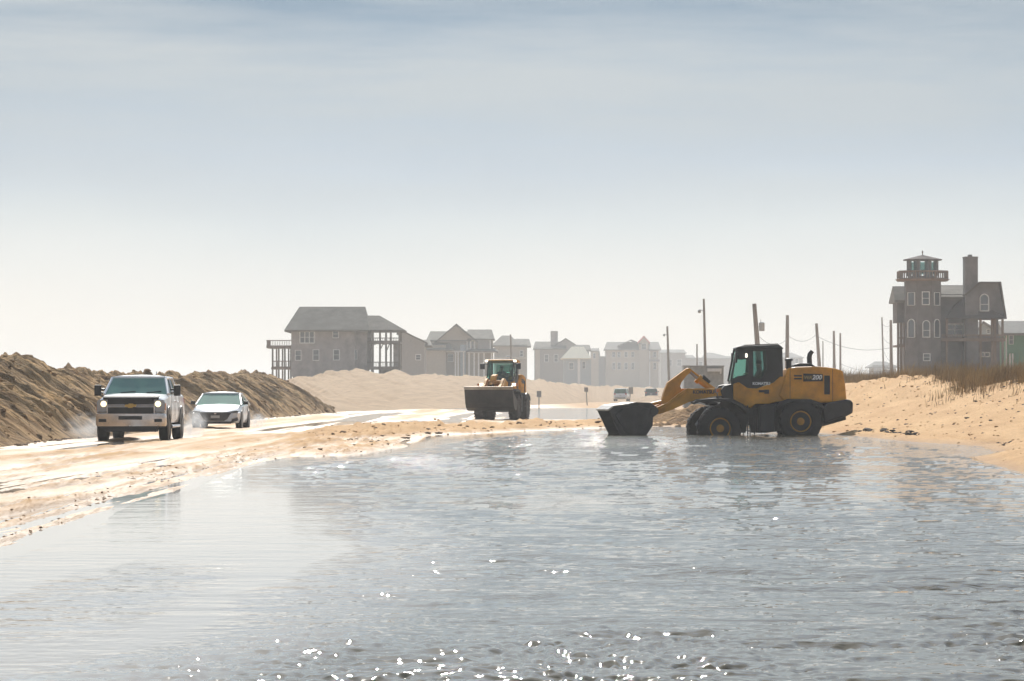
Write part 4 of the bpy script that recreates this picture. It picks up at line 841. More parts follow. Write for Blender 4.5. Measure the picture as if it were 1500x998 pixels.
for i in range(8):
    a, a2 = R(22.5 + 45 * i), R(67.5 + 45 * i); p = Vector((tx + lr * math.cos(a), td + lr * math.sin(a), 0)); q = Vector((tx + lr * math.cos(a2), td + lr * math.sin(a2), 0))
    b = MB(); b.tube([p + Vector((0, 0, h.z(404))), p + Vector((0, 0, h.z(380)))], .2, 6); b.build('lantern_post', M['shingle_b'], h.root)
    m_ = (p + q) / 2; o = (q - p).normalized()
    b = MB(); b.slab([m_ - o * .50 + Vector((0, 0, h.z(401))), m_ + o * .50 + Vector((0, 0, h.z(401))), m_ + o * .50 + Vector((0, 0, h.z(384))), m_ - o * .50 + Vector((0, 0, h.z(384)))], (0, .02, 0)); b.build('lantern_window', M['glass_t'], h.root)
    for e0, e1 in ((p, m_ - o * .5), (m_ + o * .5, q)):
        b = MB(); b.slab([e0 + Vector((0, 0, h.z(404))), e1 + Vector((0, 0, h.z(404))), e1 + Vector((0, 0, h.z(382))), e0 + Vector((0, 0, h.z(382)))], (0, .05, 0)); b.build('lantern_panel', M['shingle_b'], h.root)
    rr = (h.x(1387) - h.x(1317)) / 2 / math.cos(R(22.5)); P_ = Vector((tx + rr * math.cos(a), td + rr * math.sin(a), 0)); Q_ = Vector((tx + rr * math.cos(a2), td + rr * math.sin(a2), 0))
    b = MB(); zt, zb = h.z(397.5), h.z(409.5)
    b.tube([P_ + Vector((0, 0, zt)), Q_ + Vector((0, 0, zt))], .09, 5); b.tube([P_ + Vector((0, 0, zb)), Q_ + Vector((0, 0, zb))], .16, 5); b.tube([P_ + Vector((0, 0, zb)), P_ + Vector((0, 0, zt))], .09, 5)
    for k in range(1, 7): c = P_.lerp(Q_, k / 7); b.tube([c + Vector((0, 0, zb)), c + Vector((0, 0, zt))], .045, 4)
    b.build('railing', M['wood2'], h.root)
octa(tx, lr + .55, h.z(381), h.z(379.5), td, 'roof_eave', M['roof2']); rf = octa(tx, lr + .6, h.z(379.6), h.z(373), td, 'tower_roof', M['roof2'], .12)
b = MB(); b.lathe([(.05, 0), (.05, .25), (.09, .30), (.09, .36), (.03, .42), (.02, .5)], (tx, td, h.z(373.2)), 'z', 8); b.build('finial', M['wood2'], rf)
fd = td - tr * math.cos(R(22.5))
for x0, x1, y0, y1, ar in ((1343, 1352, 428.5, 446.5, 0), (1369, 1375, 429, 446.5, 0), (1352 - 1.5, 1360.5, 474, 493.5, 1), (1369.5, 1376.5, 474.5, 491, 1)): pass
h.win(1351, 428.5, 1360, 446, fd - .01); h.win(1351.7, 475, 1360.7, 493.5, fd - .01, arch=True)
def facewin(i, y0, y1, w, arch):                 # window on a slanting tower face
    a = R(45 * i); n = Vector((math.cos(a), math.sin(a), 0)); c = Vector((tx, td, 0)) + n * (tr * math.cos(R(22.5)) + .03); t_ = Vector((-n.y, n.x, 0)); z0, z1 = h.z(y1), h.z(y0); ft = M['trim']
    b = MB()
    pts = [(-w, z0), (w, z0), (w, z1), (-w, z1)] if not arch else [(-w, z0), (w, z0)] + [(w * math.cos(math.pi * k / 8), z1 + w * math.sin(math.pi * k / 8)) for k in range(9)]
    zc = (z0 + z1) / 2
    big = [(u * 1.2, zc + (v - zc) * 1.07) for u, v in pts]; n_ = len(pts)
    for k in range(n_):
        k2 = (k + 1) % n_; q = [c + t_ * u + Vector((0, 0, v)) for u, v in (pts[k], pts[k2], big[k2], big[k])]; b.slab(q, n * .06)
    fo = b.build('window', ft, h.root); g = MB(); g.slab([c + t_ * u + Vector((0, 0, v)) for u, v in pts], n * .02); g.build('pane', M['glassd'], fo)
for i in (5, 7): facewin(i, 429, 447, .38, False); facewin(i, 474, 494, .38, True)
h.win(1336.5, 518, 1344.5, 531, fd + .6, fr=M['trim']); h.win(1352.5, 519, 1361, 528, fd - .01)
# left wing with its deck
h.wall(M['shingle_b'], 1318, 1334, 438, 472, 2.2, 6); h.roof_x(M['roof'], 1313.5, 1336, 439, 1314.5, 1336, 417.5, 1.4, 6.8)
h.deck(1318, 1332, 505, 508, 1.6, 6, M['wood2']); h.rail(1318, 1332, 494, 505, 1.6, M['wood2'])
for x in (1319, 1323, 1329): h.post(x, 472, 560, 1.8, .22, M['wood2'])
h.wall(M['shingle_b'], 1333, 1342, 440, 560, 2.5, 7)
# main body
h.wall(M['shingle_b'], 1376, 1437, 430, 560, 2.4, 11); h.roof_x(M['roof'], 1374, 1440, 434, 1372, 1440, 414.5, 1.6, 12)
h.wall(M['shingle_b'], 1437, 1471, 490, 560, 3.0, 11); h.wall(M['shingle_b'], 1464, 1469, 466, 490, 3.0, 6)
h.poly(M['shingle_b'], [(1417.5, 429), (1437, 414.5), (1466, 414.5), (1474, 466), (1417.5, 466)], .9, 10)
b = MB(); b.prism([(h.x(a), h.z(c)) for a, c in ((1414, 431), (1436, 412.5), (1467.5, 412.5), (1475.8, 466.5), (1473.6, 466.5), (1465.6, 415), (1437, 415), (1416, 433))], .3, 10.6, 'y'); b.build('gable_roof', M['roof2'], h.root)
b = MB(); b.add([(h.x(1386), .1, h.z(466)), (h.x(1475), .1, h.z(466)), (h.x(1475), .9, h.z(463)), (h.x(1417), 2.3, h.z(433)), (h.x(1400), 2.3, h.z(448)), (h.x(1386), .1, h.z(467.5)), (h.x(1475), .1, h.z(467.5)), (h.x(1475), .9, h.z(465)), (h.x(1417), 2.4, h.z(435)), (h.x(1400), 2.4, h.z(450))], [(0, 1, 2, 3, 4), (9, 8, 7, 6, 5), (0, 5, 6, 1), (1, 6, 7, 2), (2, 7, 8, 3), (3, 8, 9, 4), (4, 9, 5, 0)]); b.build('porch_roof', M['roof2'], h.root)
b = MB(); b.box(h.x(1415), h.x(1433.8), .5, 2.2, h.z(560), h.z(377)); b.box(h.x(1414.3), h.x(1434.4), .44, 2.26, h.z(377), h.z(375.6)); b.box(h.x(1421), h.x(1426.5), 1.0, 1.6, h.z(375.6), h.z(372.5)); b.build('chimney', M['shingle_b'], h.root)
h.win(1438.5, 437, 1449.5, 454.5, .9, arch=True); h.win(1392, 475, 1414, 490, 2.4, mull=2)
h.deck(1380, 1474, 497, 500, .4, 3, M['wood2']); h.rail(1380, 1474, 490, 497, .4, M['wood2'])
for x in (1388, 1416, 1437.5, 1455, 1459, 1470): h.post(x, 466, 560, .5, .22, M['wood2'])
h.win(1442, 517, 1455, 521, 3.0, bar=False, mull=2)
# --- green house, far right, and a blue gable seen through the porch
h = House('green_house', 1500, 350, 'green sided house with a pale grey roof beside the tower house')
h.wall(M['green'], 1473, 1540, 486, 560, 0, 9); h.roof_x(M['roofg'], 1470, 1545, 488, 1470, 1545, 469, -.6, 9.6); h.win(1478.5, 492, 1484, 504, 0); h.wall(M['trim'], 1473.2, 1475, 487, 560, -.04, 0, 'corner_trim')
for x in (1479, 1483): h.post(x, 518, 560, -.3, .14, M['trim'])
h = House('blue_house', 1447, 420, 'pale blue house glimpsed through the open porch of the tower house')
h.wall(M['blue'], 1434, 1458, 480, 575, 0, 9); h.poly(M['blue'], [(1434, 481), (1440, 472), (1458, 481)], 0, 9); h.roof_y(M['roofg'], 1431, 482, 1440, 470.5, 1461, 483, -.5, 9.5); h.win(1446, 483, 1450, 488, 0)

# --- houses fading away along the shore, left to right
G = 'hazy houses along the shore'
h = House('beach_house', 603, 620, 'grey house with a sloping roof close against the stilted house', group=G)
h.wall(M['greyw'], 584, 622, 499, 575, 0, 12); h.poly(M['greyw'], [(584, 499), (584, 489), (591, 486), (622, 499)], 0, 12); h.roof_y(M['roof'], 581, 488, 591, 484.5, 626, 502, -.6, 12.6); h.win(609.5, 520, 616, 527, 0)
h.roof_x(M['roof'], 583, 632, 506, 592, 628, 497, 1, 14)
h = House('beach_house', 668, 720, 'large beige house with a steep gable and white porch columns', group=G)
h.wall(M['beige'], 624, 653, 506, 575, 0, 12); h.roof_x(M['roof'], 612, 664, 512, 626, 655, 496, -1, 13)
h.wall(M['beige'], 627, 722, 496, 575, 3, 15); h.roof_x(M['roof'], 624, 690, 498, 629, 690, 484.3, 2, 16); h.poly(M['beige'], [(640, 500), (668, 476), (696, 500)], 2.0, 14); h.roof_y(M['roof'], 636, 501, 668.5, 473.8, 700, 500, 1.2, 15)
h.roof_x(M['roof'], 684, 724.5, 496, 684, 720, 481.7, 2, 16); h.wall(M['greyw'], 700, 720, 497, 513, 2.4, 3, 'porch_panel')
h.wall(M['trim'], 684, 727, 514.5, 517, .5, 3, 'porch_fascia'); h.roof_x(M['roof'], 682, 730, 514.5, 688, 726, 510, .2, 6, name='porch_roof')
for x in (667, 671, 679, 687, 694.5, 701, 709, 720): h.post(x, 515, 575, 1.0, .32, M['trim'])
for x in (684, 689, 695, 718): h.post(x, 498, 514, 2.3, .3, M['trim'])
h.win(656, 519, 663, 529, 0 + 2.9); h.win(686, 500, 688.5, 510, 2.95); h.win(691, 500, 693.5, 510, 2.95); h.wall(M['blue'], 674, 682, 505, 575, 1.5, 3, 'stair_tower'); h.wall(M['trim'], 653, 682, 514, 516, 1.0, 3, 'fascia')
h = House('beach_house', 750, 860, 'beige house with a flat topped hip roof behind the far loader', group=G)
h.wall(M['beige'], 724, 772, 505, 575, 0, 14); h.roof_x(M['roof'], 720, 762, 506, 735, 748, 491, -1, 15); h.roof_x(M['roof'], 752, 778, 507, 752, 775.5, 496, -.6, 14); h.win(762, 514, 766, 522, 0); h.win(742, 522, 748, 531, 0); h.wall(M['cream'], 724, 772, 523, 526, -.8, 0, 'balcony')
h = House('beach_house', 808, 980, 'hazy grey house with a tall square chimney', group=G)
h.wall(M['greyw'], 783, 826, 509, 580, 0, 14); h.roof_x(M['roof'], 781, 830, 511, 784, 828, 500, -1, 15); b = MB(); b.box(h.x(806.7), h.x(817.4), 3, 5, h.z(520), h.z(484.8)); b.build('chimney', M['shingle'], h.root)
h.wall(M['cream'], 784, 791, 511, 580, -.7, 0, 'bay'); h.win(798, 520, 803, 530, 0); h.win(812, 520, 817, 530, 0)
h.roof_y(M['roof'], 812, 506, 828.7, 495, 846, 506, 2, 14); h.poly(M['greyw'], [(812, 508), (828.7, 497), (846, 508), (846, 580), (812, 580)], 2.6, 13)
h = House('beach_house', 845, 930, 'pale blue house with a straw coloured gable roof', group=G)
h.wall(M['blue'], 826, 866, 524, 580, 0, 12); h.roof_x(M['yellow_s'], 822, 866, 525, 838, 856, 507.5, -.8, 12); h.wall(M['trim'], 846, 850, 524, 580, -.3, 0, 'corner_trim'); h.win(853, 530, 857, 540, 0); h.win(834, 532, 840, 541, 0)
h.roof_x(M['roof'], 843, 867, 512, 843, 865, 504.3, 8, 18); h.wall(M['greyw'], 845, 864, 511, 570, 9, 17)
h = House('beach_house', 872, 1150, 'small faint house with a thin spire left of the coral gabled block', group=G)
h.wall(M['cream'], 866, 877, 514, 580, 0, 9); h.roof_x(M['roofg'], 865, 878, 514, 867, 876, 510, -.6, 9.6); b = MB(); b.tube([(h.x(877), 3, h.z(530)), (h.x(877), 3, h.z(516)), (h.x(877), 3, h.z(509))], [.7, .5, .05], 6); b.build('spire', M['roof'], h.root); h.wall(M['greyw'], 877, 887, 522, 580, 2, 9); h.win(869, 518, 872, 525, 0)
h = House('apartment_house', 928, 1150, 'wide hazy cream block with a coral pointed gable', group=G)
h.wall(M['cream'], 888, 966, 511, 580, 0, 16); h.roof_x(M['roofg'], 886, 968.5, 512, 890, 966, 500.5, -1, 17); h.roof_y(M['roofg'], 905, 506, 925, 497.5, 945, 506, -1.2, 10); h.roof_y(M['pink'], 934, 501.5, 943, 491.8, 952, 501.5, -1.4, 6, .6); h.poly(M['cream'], [(936, 502), (943, 494.5), (950, 502), (950, 580), (936, 580)], -1.0, 5)
for x in (897, 905, 915, 925, 957):
    h.win(x, 516, x + 4, 523, 0); h.win(x, 532, x + 4, 541, 0)
h.win(940, 504, 946, 512, -1.0); h.wall(M['greyw'], 950.5, 966, 527, 530, -1.6, 0, 'balcony'); h.wall(M['greyw'], 950.5, 966, 512, 514.5, -1.6, 0, 'balcony'); h.post(951.5, 512, 580, -1.5, .35, M['trim']); h.post(965, 512, 580, -1.5, .35, M['trim'])
h = House('apartment_house', 990, 1400, 'faint grey block behind the leftmost tall pole of the right shoulder', group=G)
h.wall(M['greyw'], 968, 1004, 516, 582, 0, 15); h.roof_x(M['roofg'], 966, 1006, 517, 969, 1003, 511.8, -1, 16); h.wall(M['greyw'], 1004, 1018, 524, 582, 1, 14); h.roof_x(M['roofg'], 1003, 1020, 525, 1005, 1016, 520, 0, 15); h.win(978, 527, 984, 536, 0); h.win(992, 527, 998, 536, 0)
h = House('apartment_house', 1045, 1500, 'faint low block between the bent arm of the loader and its cab', group=G)
h.wall(M['greyw'], 1018, 1075, 524, 582, 0, 15); h.roof_x(M['roofg'], 1030, 1078, 525, 1034, 1044, 516.5, -1, 16); h.roof_x(M['roofg'], 1040, 1078, 525.5, 1042, 1076, 521.5, -.5, 15); h.win(1024, 530, 1029, 537, 0)
h = House('apartment_house', 1160, 1500, 'faint house seen over the engine of the side-on loader', group=G)
h.wall(M['greyw'], 1142, 1176, 523, 582, 0, 15); h.roof_x(M['roofg'], 1140, 1178, 524, 1144, 1162, 516.5, -1, 16); h.win(1165, 526, 1169, 532, 0)
h = House('beach_house', 1293, 1300, 'faint grey roof beyond the dune left of the tower house', group=G)
h.wall(M['greyw'], 1278, 1312, 535, 582, 0, 13); h.roof_x(M['roofg'], 1272, 1318, 538, 1284, 1300, 529.5, -1, 14); h.win(1300, 537, 1304, 541, 0)
# --- corrugated shed behind the arm
h = House('shed', 1030, 260, 'grey corrugated site container behind the raised arm of the side-on loader', 'container')
b = MB(); x0, x1 = h.x(1002), h.x(1060); z1 = h.z(537.5); b.box(x0, x1, .04, 2.4, .35, z1)
n = 34
for i in range(n): b.box(x0 + (x1 - x0) * i / n, x0 + (x1 - x0) * (i + .5) / n, 0, .045, .4, z1 - .05)
b.build('shell', M['grey'], h.root)
b = MB(); b.box(x0 - .05, x1 + .05, -.06, 2.45, z1 - .003, z1 + .1); b.build('top_rail', M['greyw'], h.root)
b = MB(); b.box(h.x(1036), h.x(1056.5), -.35, -.003, h.z(544.5), h.z(540)); b.build('hatch', M['trim'], h.root); b = MB(); b.box(h.x(1054.5), h.x(1056.5), -.25, -.003, h.z(548), h.z(544.5)); b.build('hatch_stay', M['trim'], h.root)
b = MB(); b.box(x0 + .1, x0 + .4, .2, 2.2, 0, .35); b.build('skid', M['dark'], h.root); b = MB(); b.box(x1 - .4, x1 - .1, .2, 2.2, 0, .35); b.build('skid', M['dark'], h.root)

# ------------------------------------------------------------ utility poles and cables
def upole(xp, yt, Y, lean, r, label, arm=None, trafo=False, lamp=False):
    top = px(xp, yt, Y); H_ = top.z; bx = top.x - lean
    t = empty('utility_pole', (bx, Y, 0), 0, label, 'utility pole', 'utility poles along the right shoulder')
    b = MB(); b.tube([(0, 0, -.5), (lean * .5, 0, H_ * .5), (lean, 0, H_)], [r * 1.25, r * 1.1, r * .85], 10); b.build('pole', M['pole'], t, smooth=True)
    if trafo:
        b = MB(); zz = H_ - 2.6; b.lathe([(.02, -.02), (.26, 0), (.27, .75), (.2, .82), (.03, .86)], (lean * .78 + .55, 0, zz), 'z', 12); b.tube([(lean * .78, 0, zz + .4), (lean * .78 + .4, 0, zz + .4)], .05, 6); b.build('transformer', M['grey'], t)
        b = MB(); b.tube([(lean * .78 + .45, 0, zz + .8), (lean * .78 + .45, 0, zz + 1.1)], .04, 6); b.build('insulator', M['trim'], t)
    if arm:
        for i, dz in enumerate(arm): b = MB(); b.box(lean - 1.15, lean + 1.15, -.07, .07, H_ - dz - .06, H_ - dz + .06); b.build('crossarm', M['pole'], t)
    if lamp:
        b = MB(); b.tube([(lean, 0, H_ - 1.2), (lean - .4, 0, H_ - 1.1)], .04, 6); b.lathe([(.03, -.25), (.16, -.2), (.16, .0), (.04, .12)], (lean - .45, 0, H_ - 1.2), 'z', 10); b.build('lamp', M['grey'], t)
    return Vector((top.x, Y, H_))
PL = [upole(977.5, 478, 485, -.35, .17, 'slim pole with a small lamp, leftmost on the right shoulder', lamp=True),
      upole(1031, 438, 345, -.25, .13, 'tallest slim pole, rising above the bent loader arm', lamp=True),
      upole(1105, 445, 325, -.75, .24, 'thick leaning pole with a transformer above the loader cab', trafo=True),
      upole(1153.5, 462, 395, .08, .22, 'upright pole just right of the loader cab'),
      upole(1196, 474, 440, -.7, .22, 'leaning pole behind the loader exhaust'),
      upole(1221.5, 485, 500, -.1, .2, 'left one of two close poles above the loader tail'),
      upole(1231, 488, 510, .0, .15, 'right slimmer one of two close poles above the loader tail'),
      upole(1305, 469, 420, -.1, .19, 'pole against the left edge of the tower house'),
      upole(1292, 465, 520, -.35, .13, 'thin pole with stacked short cables left of the tower house'),
      upole(1021, 504, 620, .0, .16, 'short faint pole left of the tallest slim pole'),
      upole(1205.5, 500, 700, .0, .14, 'faint thin pole behind the pair above the loader tail'),
      upole(748, 490, 560, -.2, .15, 'lone thin pole rising behind the front-facing loader')]
def cable(a, c, sag, label, r=.022):
    pts = [a.lerp(c, i / 14) + Vector((0, 0, -sag * 4 * (i / 14) * (1 - i / 14))) for i in range(15)]
    o_ = MB(); o_.tube([p - a for p in pts], r, 5); o = o_.build('power_cable', M['wire'], None); o.location = a; tag(o, label, 'cable', 'cables slung between the poles')
D = Vector((0, 0, 1))
cable(PL[2] - D * 2.6, PL[3] - D * 2.7, 1.0, 'sagging cable from the leaning transformer pole to the pole right of the cab')
cable(PL[3] - D * 2.3, PL[4] - D * 1.4, .8, 'cable from the pole right of the cab to the leaning pole by the exhaust')
cable(PL[4] - D * 1.6, PL[7] - D * 3.4, .9, 'upper long cable from the leaning pole to the tower house pole')
cable(PL[6] - D * 4.6, PL[7] - D * 6.2, .5, 'lower long cable above the loader tail towards the tower house')
cable(PL[1] - D * 7.5, PL[2] - D * 7.3, .8, 'faint cable from the tallest pole to the leaning transformer pole')
for i, w_ in enumerate(('topmost', 'second', 'third', 'lowest')):
    cable(PL[8] - D * (.9 + i * 1.75), PL[7] - D * (.1 + i * 2.3) - D * .5, .35, '%s of the four short cables between the last two poles' % w_)
# roadside sign boards
def board(xp, y0, y1, yb, wpx, Y, lean, label, m=None, z0=.35):
    p = px(xp, yb, Y); k = Y / FPX; t = empty('road_sign', (p.x, Y, min(p.z, z0)), R(4), label, 'road sign', 'small signs along the far road'); Hh = (yb - y0) * k; ph = (y1 - y0) * k
    b = MB(); b.tube([(lean, 0, -.6), (0, 0, Hh)], .06, 6); b.build('post', M['signb'], t)
    b = MB(); w = wpx * k / 2; b.box(-w, w, -.1, -.06, Hh - ph, Hh); b.build('panel', m or M['signb'], t, bevel=.01)
board(789.5, 564, 573, 584, 6.6, 330, .0, 'square sign on a short post right of the front-facing loader')
board(858.5, 561.5, 568, 584, 5.6, 400, .15, 'smaller sign on a leaning post, between the two loaders')
board(924, 566, 576, 588, 6.5, 430, -.2, 'pale sign standing beside the small white suv', M['greyw'])
# ------------------------------------------------------------ dune grass, clods, spray
_gx = np.linspace(-22, 24, 1200); _gy = np.linspace(20, 260, 2400); _GZ = terrain(*np.meshgrid(_gx, _gy))
def ground_z(x, y):
    i = min(2398, max(0, int((y - 20) / 240 * 2399))); j = min(1198, max(0, int((x + 22) / 46 * 1199))); return float(_GZ[i, j])
def make_grass():
    n = 1200000; rg = np.random.default_rng(5)
    y = rg.uniform(88, 235, n); x = xr(y) + rg.uniform(3.0, 30, n)
    Rr = x - xr(y); d = fbm(x * .22, y * .09, 4, .6) + .35 * fbm(x * 1.1, y * .5, 2)
    crest = np.interp(y, [88, 115, 150, 235], [9.0, 8.2, 7.2, 6.5])
    pr = sstep((Rr - crest + d * 3.8 + 2.5) / 2.6) * np.clip(.5 + 1.3 * d, .03, 1) * np.interp(x, [14, 19, 24, 30], [.55, .8, 1.0, 1.0])
    keep = rg.random(n) < pr * .45; x, y, d = x[keep], y[keep], d[keep]; n = len(x)
    z = terrain(x, y); print('grass blades', n)
    h = rg.uniform(.22, .8, n) * (1 + .55 * d) * np.where(rg.random(n) < .10 * pr[keep], 1.6, 1) * np.clip(pr[keep] * 2.5, .35, 1); w = rg.uniform(.005, .010, n) * 1.2
    a = rg.uniform(0, math.pi, n); lx = rg.normal(.12, .24, n) * h; ly = rg.normal(0, .2, n) * h
    cx, sx = np.cos(a) * w, np.sin(a) * w
    V = np.stack([np.stack([x - cx, y - sx, z - .04], -1), np.stack([x + cx, y + sx, z - .04], -1), np.stack([x + lx * .4 + cx * .8, y + ly * .4 + sx * .8, z + h * .6], -1), np.stack([x + lx * .4 - cx * .8, y + ly * .4 - sx * .8, z + h * .6], -1), np.stack([x + lx, y + ly, z + h], -1)], 1).reshape(-1, 3)
    b5 = np.arange(n) * 5; tri = np.stack([b5 + 3, b5 + 2, b5 + 4], -1); quad = np.stack([b5, b5 + 1, b5 + 2, b5 + 3], -1)
    me = bpy.data.meshes.new('dune_grass'); me.vertices.add(len(V)); me.vertices.foreach_set('co', V.astype(np.float32).ravel())
    li = np.concatenate([quad.ravel(), tri.ravel()]).astype(np.int32); me.loops.add(len(li)); me.loops.foreach_set('vertex_index', li)
    ls = np.concatenate([np.arange(n) * 4, n * 4 + np.arange(n) * 3]).astype(np.int32); lt = np.concatenate([np.full(n, 4), np.full(n, 3)]).astype(np.int32)
    me.polygons.add(2 * n); me.polygons.foreach_set('loop_start', ls); me.polygons.foreach_set('loop_total', lt); me.update(calc_edges=True)
    m = mat('dry_grass', (.46, .33, .16), .9, color2=(.16, .115, .06), vscale=.55, spec=.1); me.materials.append(m)
    o = bpy.data.objects.new('dune_grass', me); COL.objects.link(o); tag(o, kind='stuff')
make_grass()
def lump(b, x, y, z, s, rg, flat=.5):
    t = (1 + 5 ** .5) / 2; ico = [(-1, t, 0), (1, t, 0), (-1, -t, 0), (1, -t, 0), (0, -1, t), (0, 1, t), (0, -1, -t), (0, 1, -t), (t, 0, -1), (t, 0, 1), (-t, 0, -1), (-t, 0, 1)]
    F = [(0, 11, 5), (0, 5, 1), (0, 1, 7), (0, 7, 10), (0, 10, 11), (1, 5, 9), (5, 11, 4), (11, 10, 2), (10, 7, 6), (7, 1, 8), (3, 9, 4), (3, 4, 2), (3, 2, 6), (3, 6, 8), (3, 8, 9), (4, 9, 5), (2, 4, 11), (6, 2, 10), (8, 6, 7), (9, 8, 1)]
    a = rg.random() * 6.28; ca, sa = math.cos(a), math.sin(a); q = rg.uniform(.7, 1.7)
    vs = []
    for v in ico:
        k = s * rg.uniform(.35, .65); vx, vy, vz = v[0] * k * q, v[1] * k, v[2] * k * flat; vs.append((x + vx * ca - vy * sa, y + vx * sa + vy * ca, z + vz))
    b.add(vs, F)
def make_clods():
    rg = random.Random(4); b = MB(); c = MB()
    def put(B, x, y, s, flat=.5): lump(B, x, y, ground_z(x, y) + s * .12, s, rg, flat)
    xs, ys = [], []
    for i in range(170):                          # the undercut lip on the right bank
        y = rg.uniform(88, 113); x = float(xr(y)) + .95 + .4 * float(vnoise(np.array([y * .3]), np.array([0.0]))[0]) + rg.gauss(0, .10)
        if vnoise(np.array([y * .55]), np.array([3.0]))[0] > -.25: put(b, x, y, rg.uniform(.03, .09) * (1.4 if y > 101 else .8))
    for i in range(320): 
        y = rg.uniform(80, 160); x = float(xr(y)) + rg.uniform(1.5, 10); put(b, x, y, rg.choice((.03, .04, .05, .07, .14 if x - xr(y) > 6 else .05)))
    for i in range(60):                          # churned sand on the spit and by the left ruts
        x = rg.uniform(-6, 4.5); y = float(np.interp(x, [-8, -3, 4, 12], [112, 118, 144, 150])) + rg.gauss(0, 9)
        if float(channel(np.array([x]), np.array([y]))[0]) < -.2: put(c, x, y, rg.uniform(.03, .10), .6)
    for i in range(50):
        y = rg.uniform(70, 104); x = -3.8 + rg.gauss(0, .9)
        if float(channel(np.array([x]), np.array([y]))[0]) < -.15: put(c, x, y, rg.uniform(.02, .06), .6)
    for i in range(120):
        y = rg.uniform(27, 70); x = float(xl(y)) - abs(rg.gauss(0, 1.0))
        if float(channel(np.array([x]), np.array([y]))[0]) < -.05: put(c, x, y, rg.uniform(.006, .024), .6)
    for i in range(500):                          # fallen lumps below the long berm
        y = rg.uniform(75, 245); x = float(np.interp(y, [60, 88, 130, 180, 225, 252], [-13.6, -13.1, -13.8, -13.9, -13.2, -12.9])) + rg.uniform(-1.0, .5); put(c, x, y, rg.uniform(.02, .09), .7)
    for i in range(60): y = rg.gauss(143, 5); x = rg.gauss(8, 2.4); put(c, x, y, rg.uniform(.08, .25), .5)
    tag(b.build('dark_debris', mat('peat_debris', (.05, .035, .025), .95, var=.4), None), kind='stuff')
    tag(c.build('sand_clods', mat('damp_clods', (.30, .20, .115), .95, var=.4), None), kind='stuff')
make_clods()
def make_crumbs():
    rg = random.Random(9); b = MB()
    vs = BERM.data.vertices; n = len(vs)
    for i in range(2800):
        v = vs[rg.randrange(n)].co
        if v.z < .1: continue
        s = .03 + .17 * rg.random() ** 5; lump(b, v.x, v.y, v.z + s * .1, s, rg, .7)
    tag(b.build('berm_crumbs', M_BERM, None), kind='stuff')
    c = MB(); ng = np.random.default_rng(12)
    def put(x, y, smin, smax, p, m_=.12):
        z = terrain(x, y); ok = channel(x, y) < -m_; s_ = smin + smax * ng.random(len(x)) ** p
        for i in np.nonzero(ok)[0]: lump(c, x[i], y[i], z[i] + s_[i] * .1, s_[i], rg, .6)
    y = ng.uniform(24, 118, 4500); x = xl(y) - np.abs(ng.normal(0, 1.7, 4500)) - .05; q = vnoise((x + 100) * 2.2, y * .03) + .5 * vnoise(x * 1.3, y * .12); k = q > .52; x, y = x[k], y[k]
    put(x, y, .006, .022, 3, .05)
    x = ng.uniform(-7, 9, 450); y = np.interp(x, [-8, -3, 4, 12], [112, 118, 144, 150]) + ng.normal(0, 8, 450); put(x, y, .02, .08, 3)
    y = ng.uniform(56, 175, 2600); x = xr(y) + ng.uniform(.3, 11, 2600); put(x, y, .012, .05, 4)
    tag(c.build('sand_crumbs', M_SAND, None), kind='stuff')
make_crumbs()
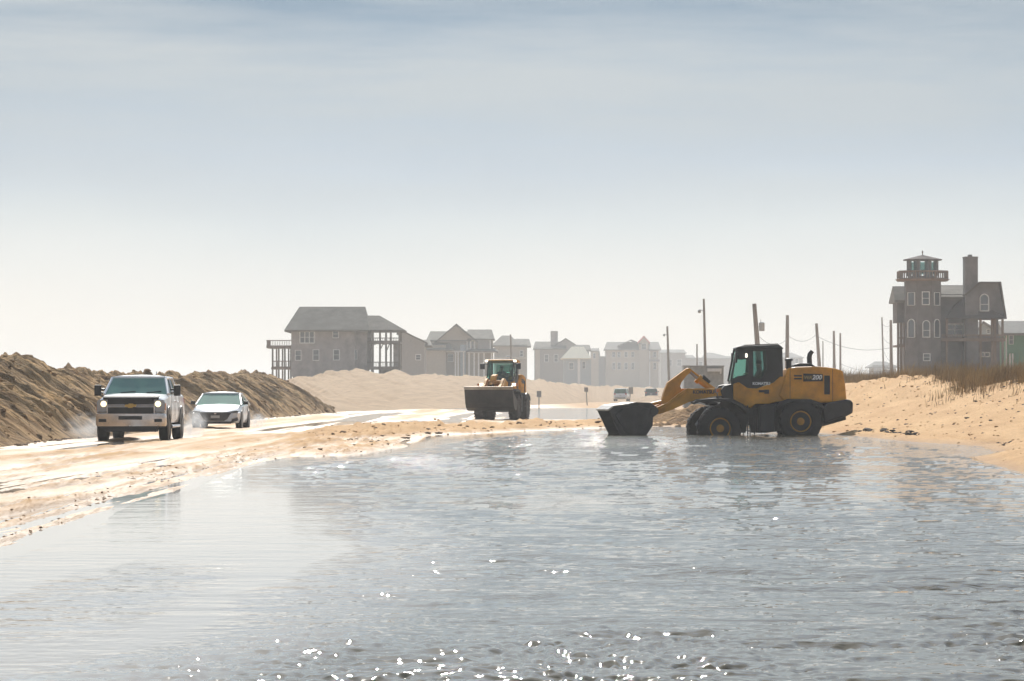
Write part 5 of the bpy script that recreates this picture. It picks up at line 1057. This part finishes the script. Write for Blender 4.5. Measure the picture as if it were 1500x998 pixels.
def spray(name, loc, size, dens, seed=0):
    b = MB(); n = 12; secs = []
    b.lathe([(math.sin(math.pi * i / n) + .001, -math.cos(math.pi * i / n)) for i in range(n + 1)], (0, 0, 0), 'z', 20)
    m = bpy.data.materials.new(name); m.use_nodes = True; nt = m.node_tree; N = nt.nodes; L = nt.links; N.remove(N['Principled BSDF'])
    v = N.new('ShaderNodeVolumePrincipled'); v.inputs['Color'].default_value = (.97, .96, .95, 1); v.inputs['Anisotropy'].default_value = .3
    tc = N.new('ShaderNodeTexCoord'); ln = N.new('ShaderNodeVectorMath'); ln.operation = 'LENGTH'; L.new(tc.outputs['Object'], ln.inputs[0])
    f = N.new('ShaderNodeMapRange'); f.interpolation_type = 'SMOOTHSTEP'; f.inputs[1].default_value = 1.0; f.inputs[2].default_value = .0; L.new(ln.outputs['Value'], f.inputs[0])
    nz = N.new('ShaderNodeTexNoise'); nz.inputs['Scale'].default_value = 2.2; nz.inputs['Detail'].default_value = 3; L.new(tc.outputs['Object'], nz.inputs['Vector'])
    r = N.new('ShaderNodeMapRange'); r.inputs[1].default_value = .38; r.inputs[2].default_value = .7; L.new(nz.outputs[0], r.inputs[0])
    mu = N.new('ShaderNodeMath'); mu.operation = 'MULTIPLY'; L.new(f.outputs[0], mu.inputs[0]); L.new(r.outputs[0], mu.inputs[1])
    m2 = N.new('ShaderNodeMath'); m2.operation = 'MULTIPLY'; L.new(mu.outputs[0], m2.inputs[0]); m2.inputs[1].default_value = dens; L.new(m2.outputs[0], v.inputs['Density'])
    L.new(v.outputs[0], N['Material Output'].inputs['Volume'])
    o = b.build(name, m, None); o.location = loc; o.scale = size; tag(o, kind='stuff')
spray('road_spray', (PT.x - 1.3, 100.5, .35), (1.2, 3.5, .6), .7)
spray('road_spray', (PT.x + 1.15, 104.5, .4), (.55, 3.6, .8), .9)
spray('road_spray', (PS.x + 1.15, 135.5, .3), (.5, 3.2, .5), .8)
# ------------------------------------------------------------ the air: spray and dust blown from the surf
def make_haze():
    b = MB(); b.box(-4500, 4500, -30, 3600, -2.0, 26.0); m = bpy.data.materials.new('haze'); m.use_nodes = True
    nt = m.node_tree; N = nt.nodes; N.remove(N['Principled BSDF']); v = N.new('ShaderNodeVolumePrincipled')
    v.inputs['Color'].default_value = (.965, .957, .94, 1); v.inputs['Density'].default_value = HAZE; v.inputs['Anisotropy'].default_value = HAZE_G
    nt.links.new(v.outputs[0], N['Material Output'].inputs['Volume'])
    try: m.cycles.homogeneous_volume = True
    except Exception: pass
    o = b.build('haze', m); tag(o, kind='stuff')
HAZE, HAZE_G = .00040, .35
make_haze()
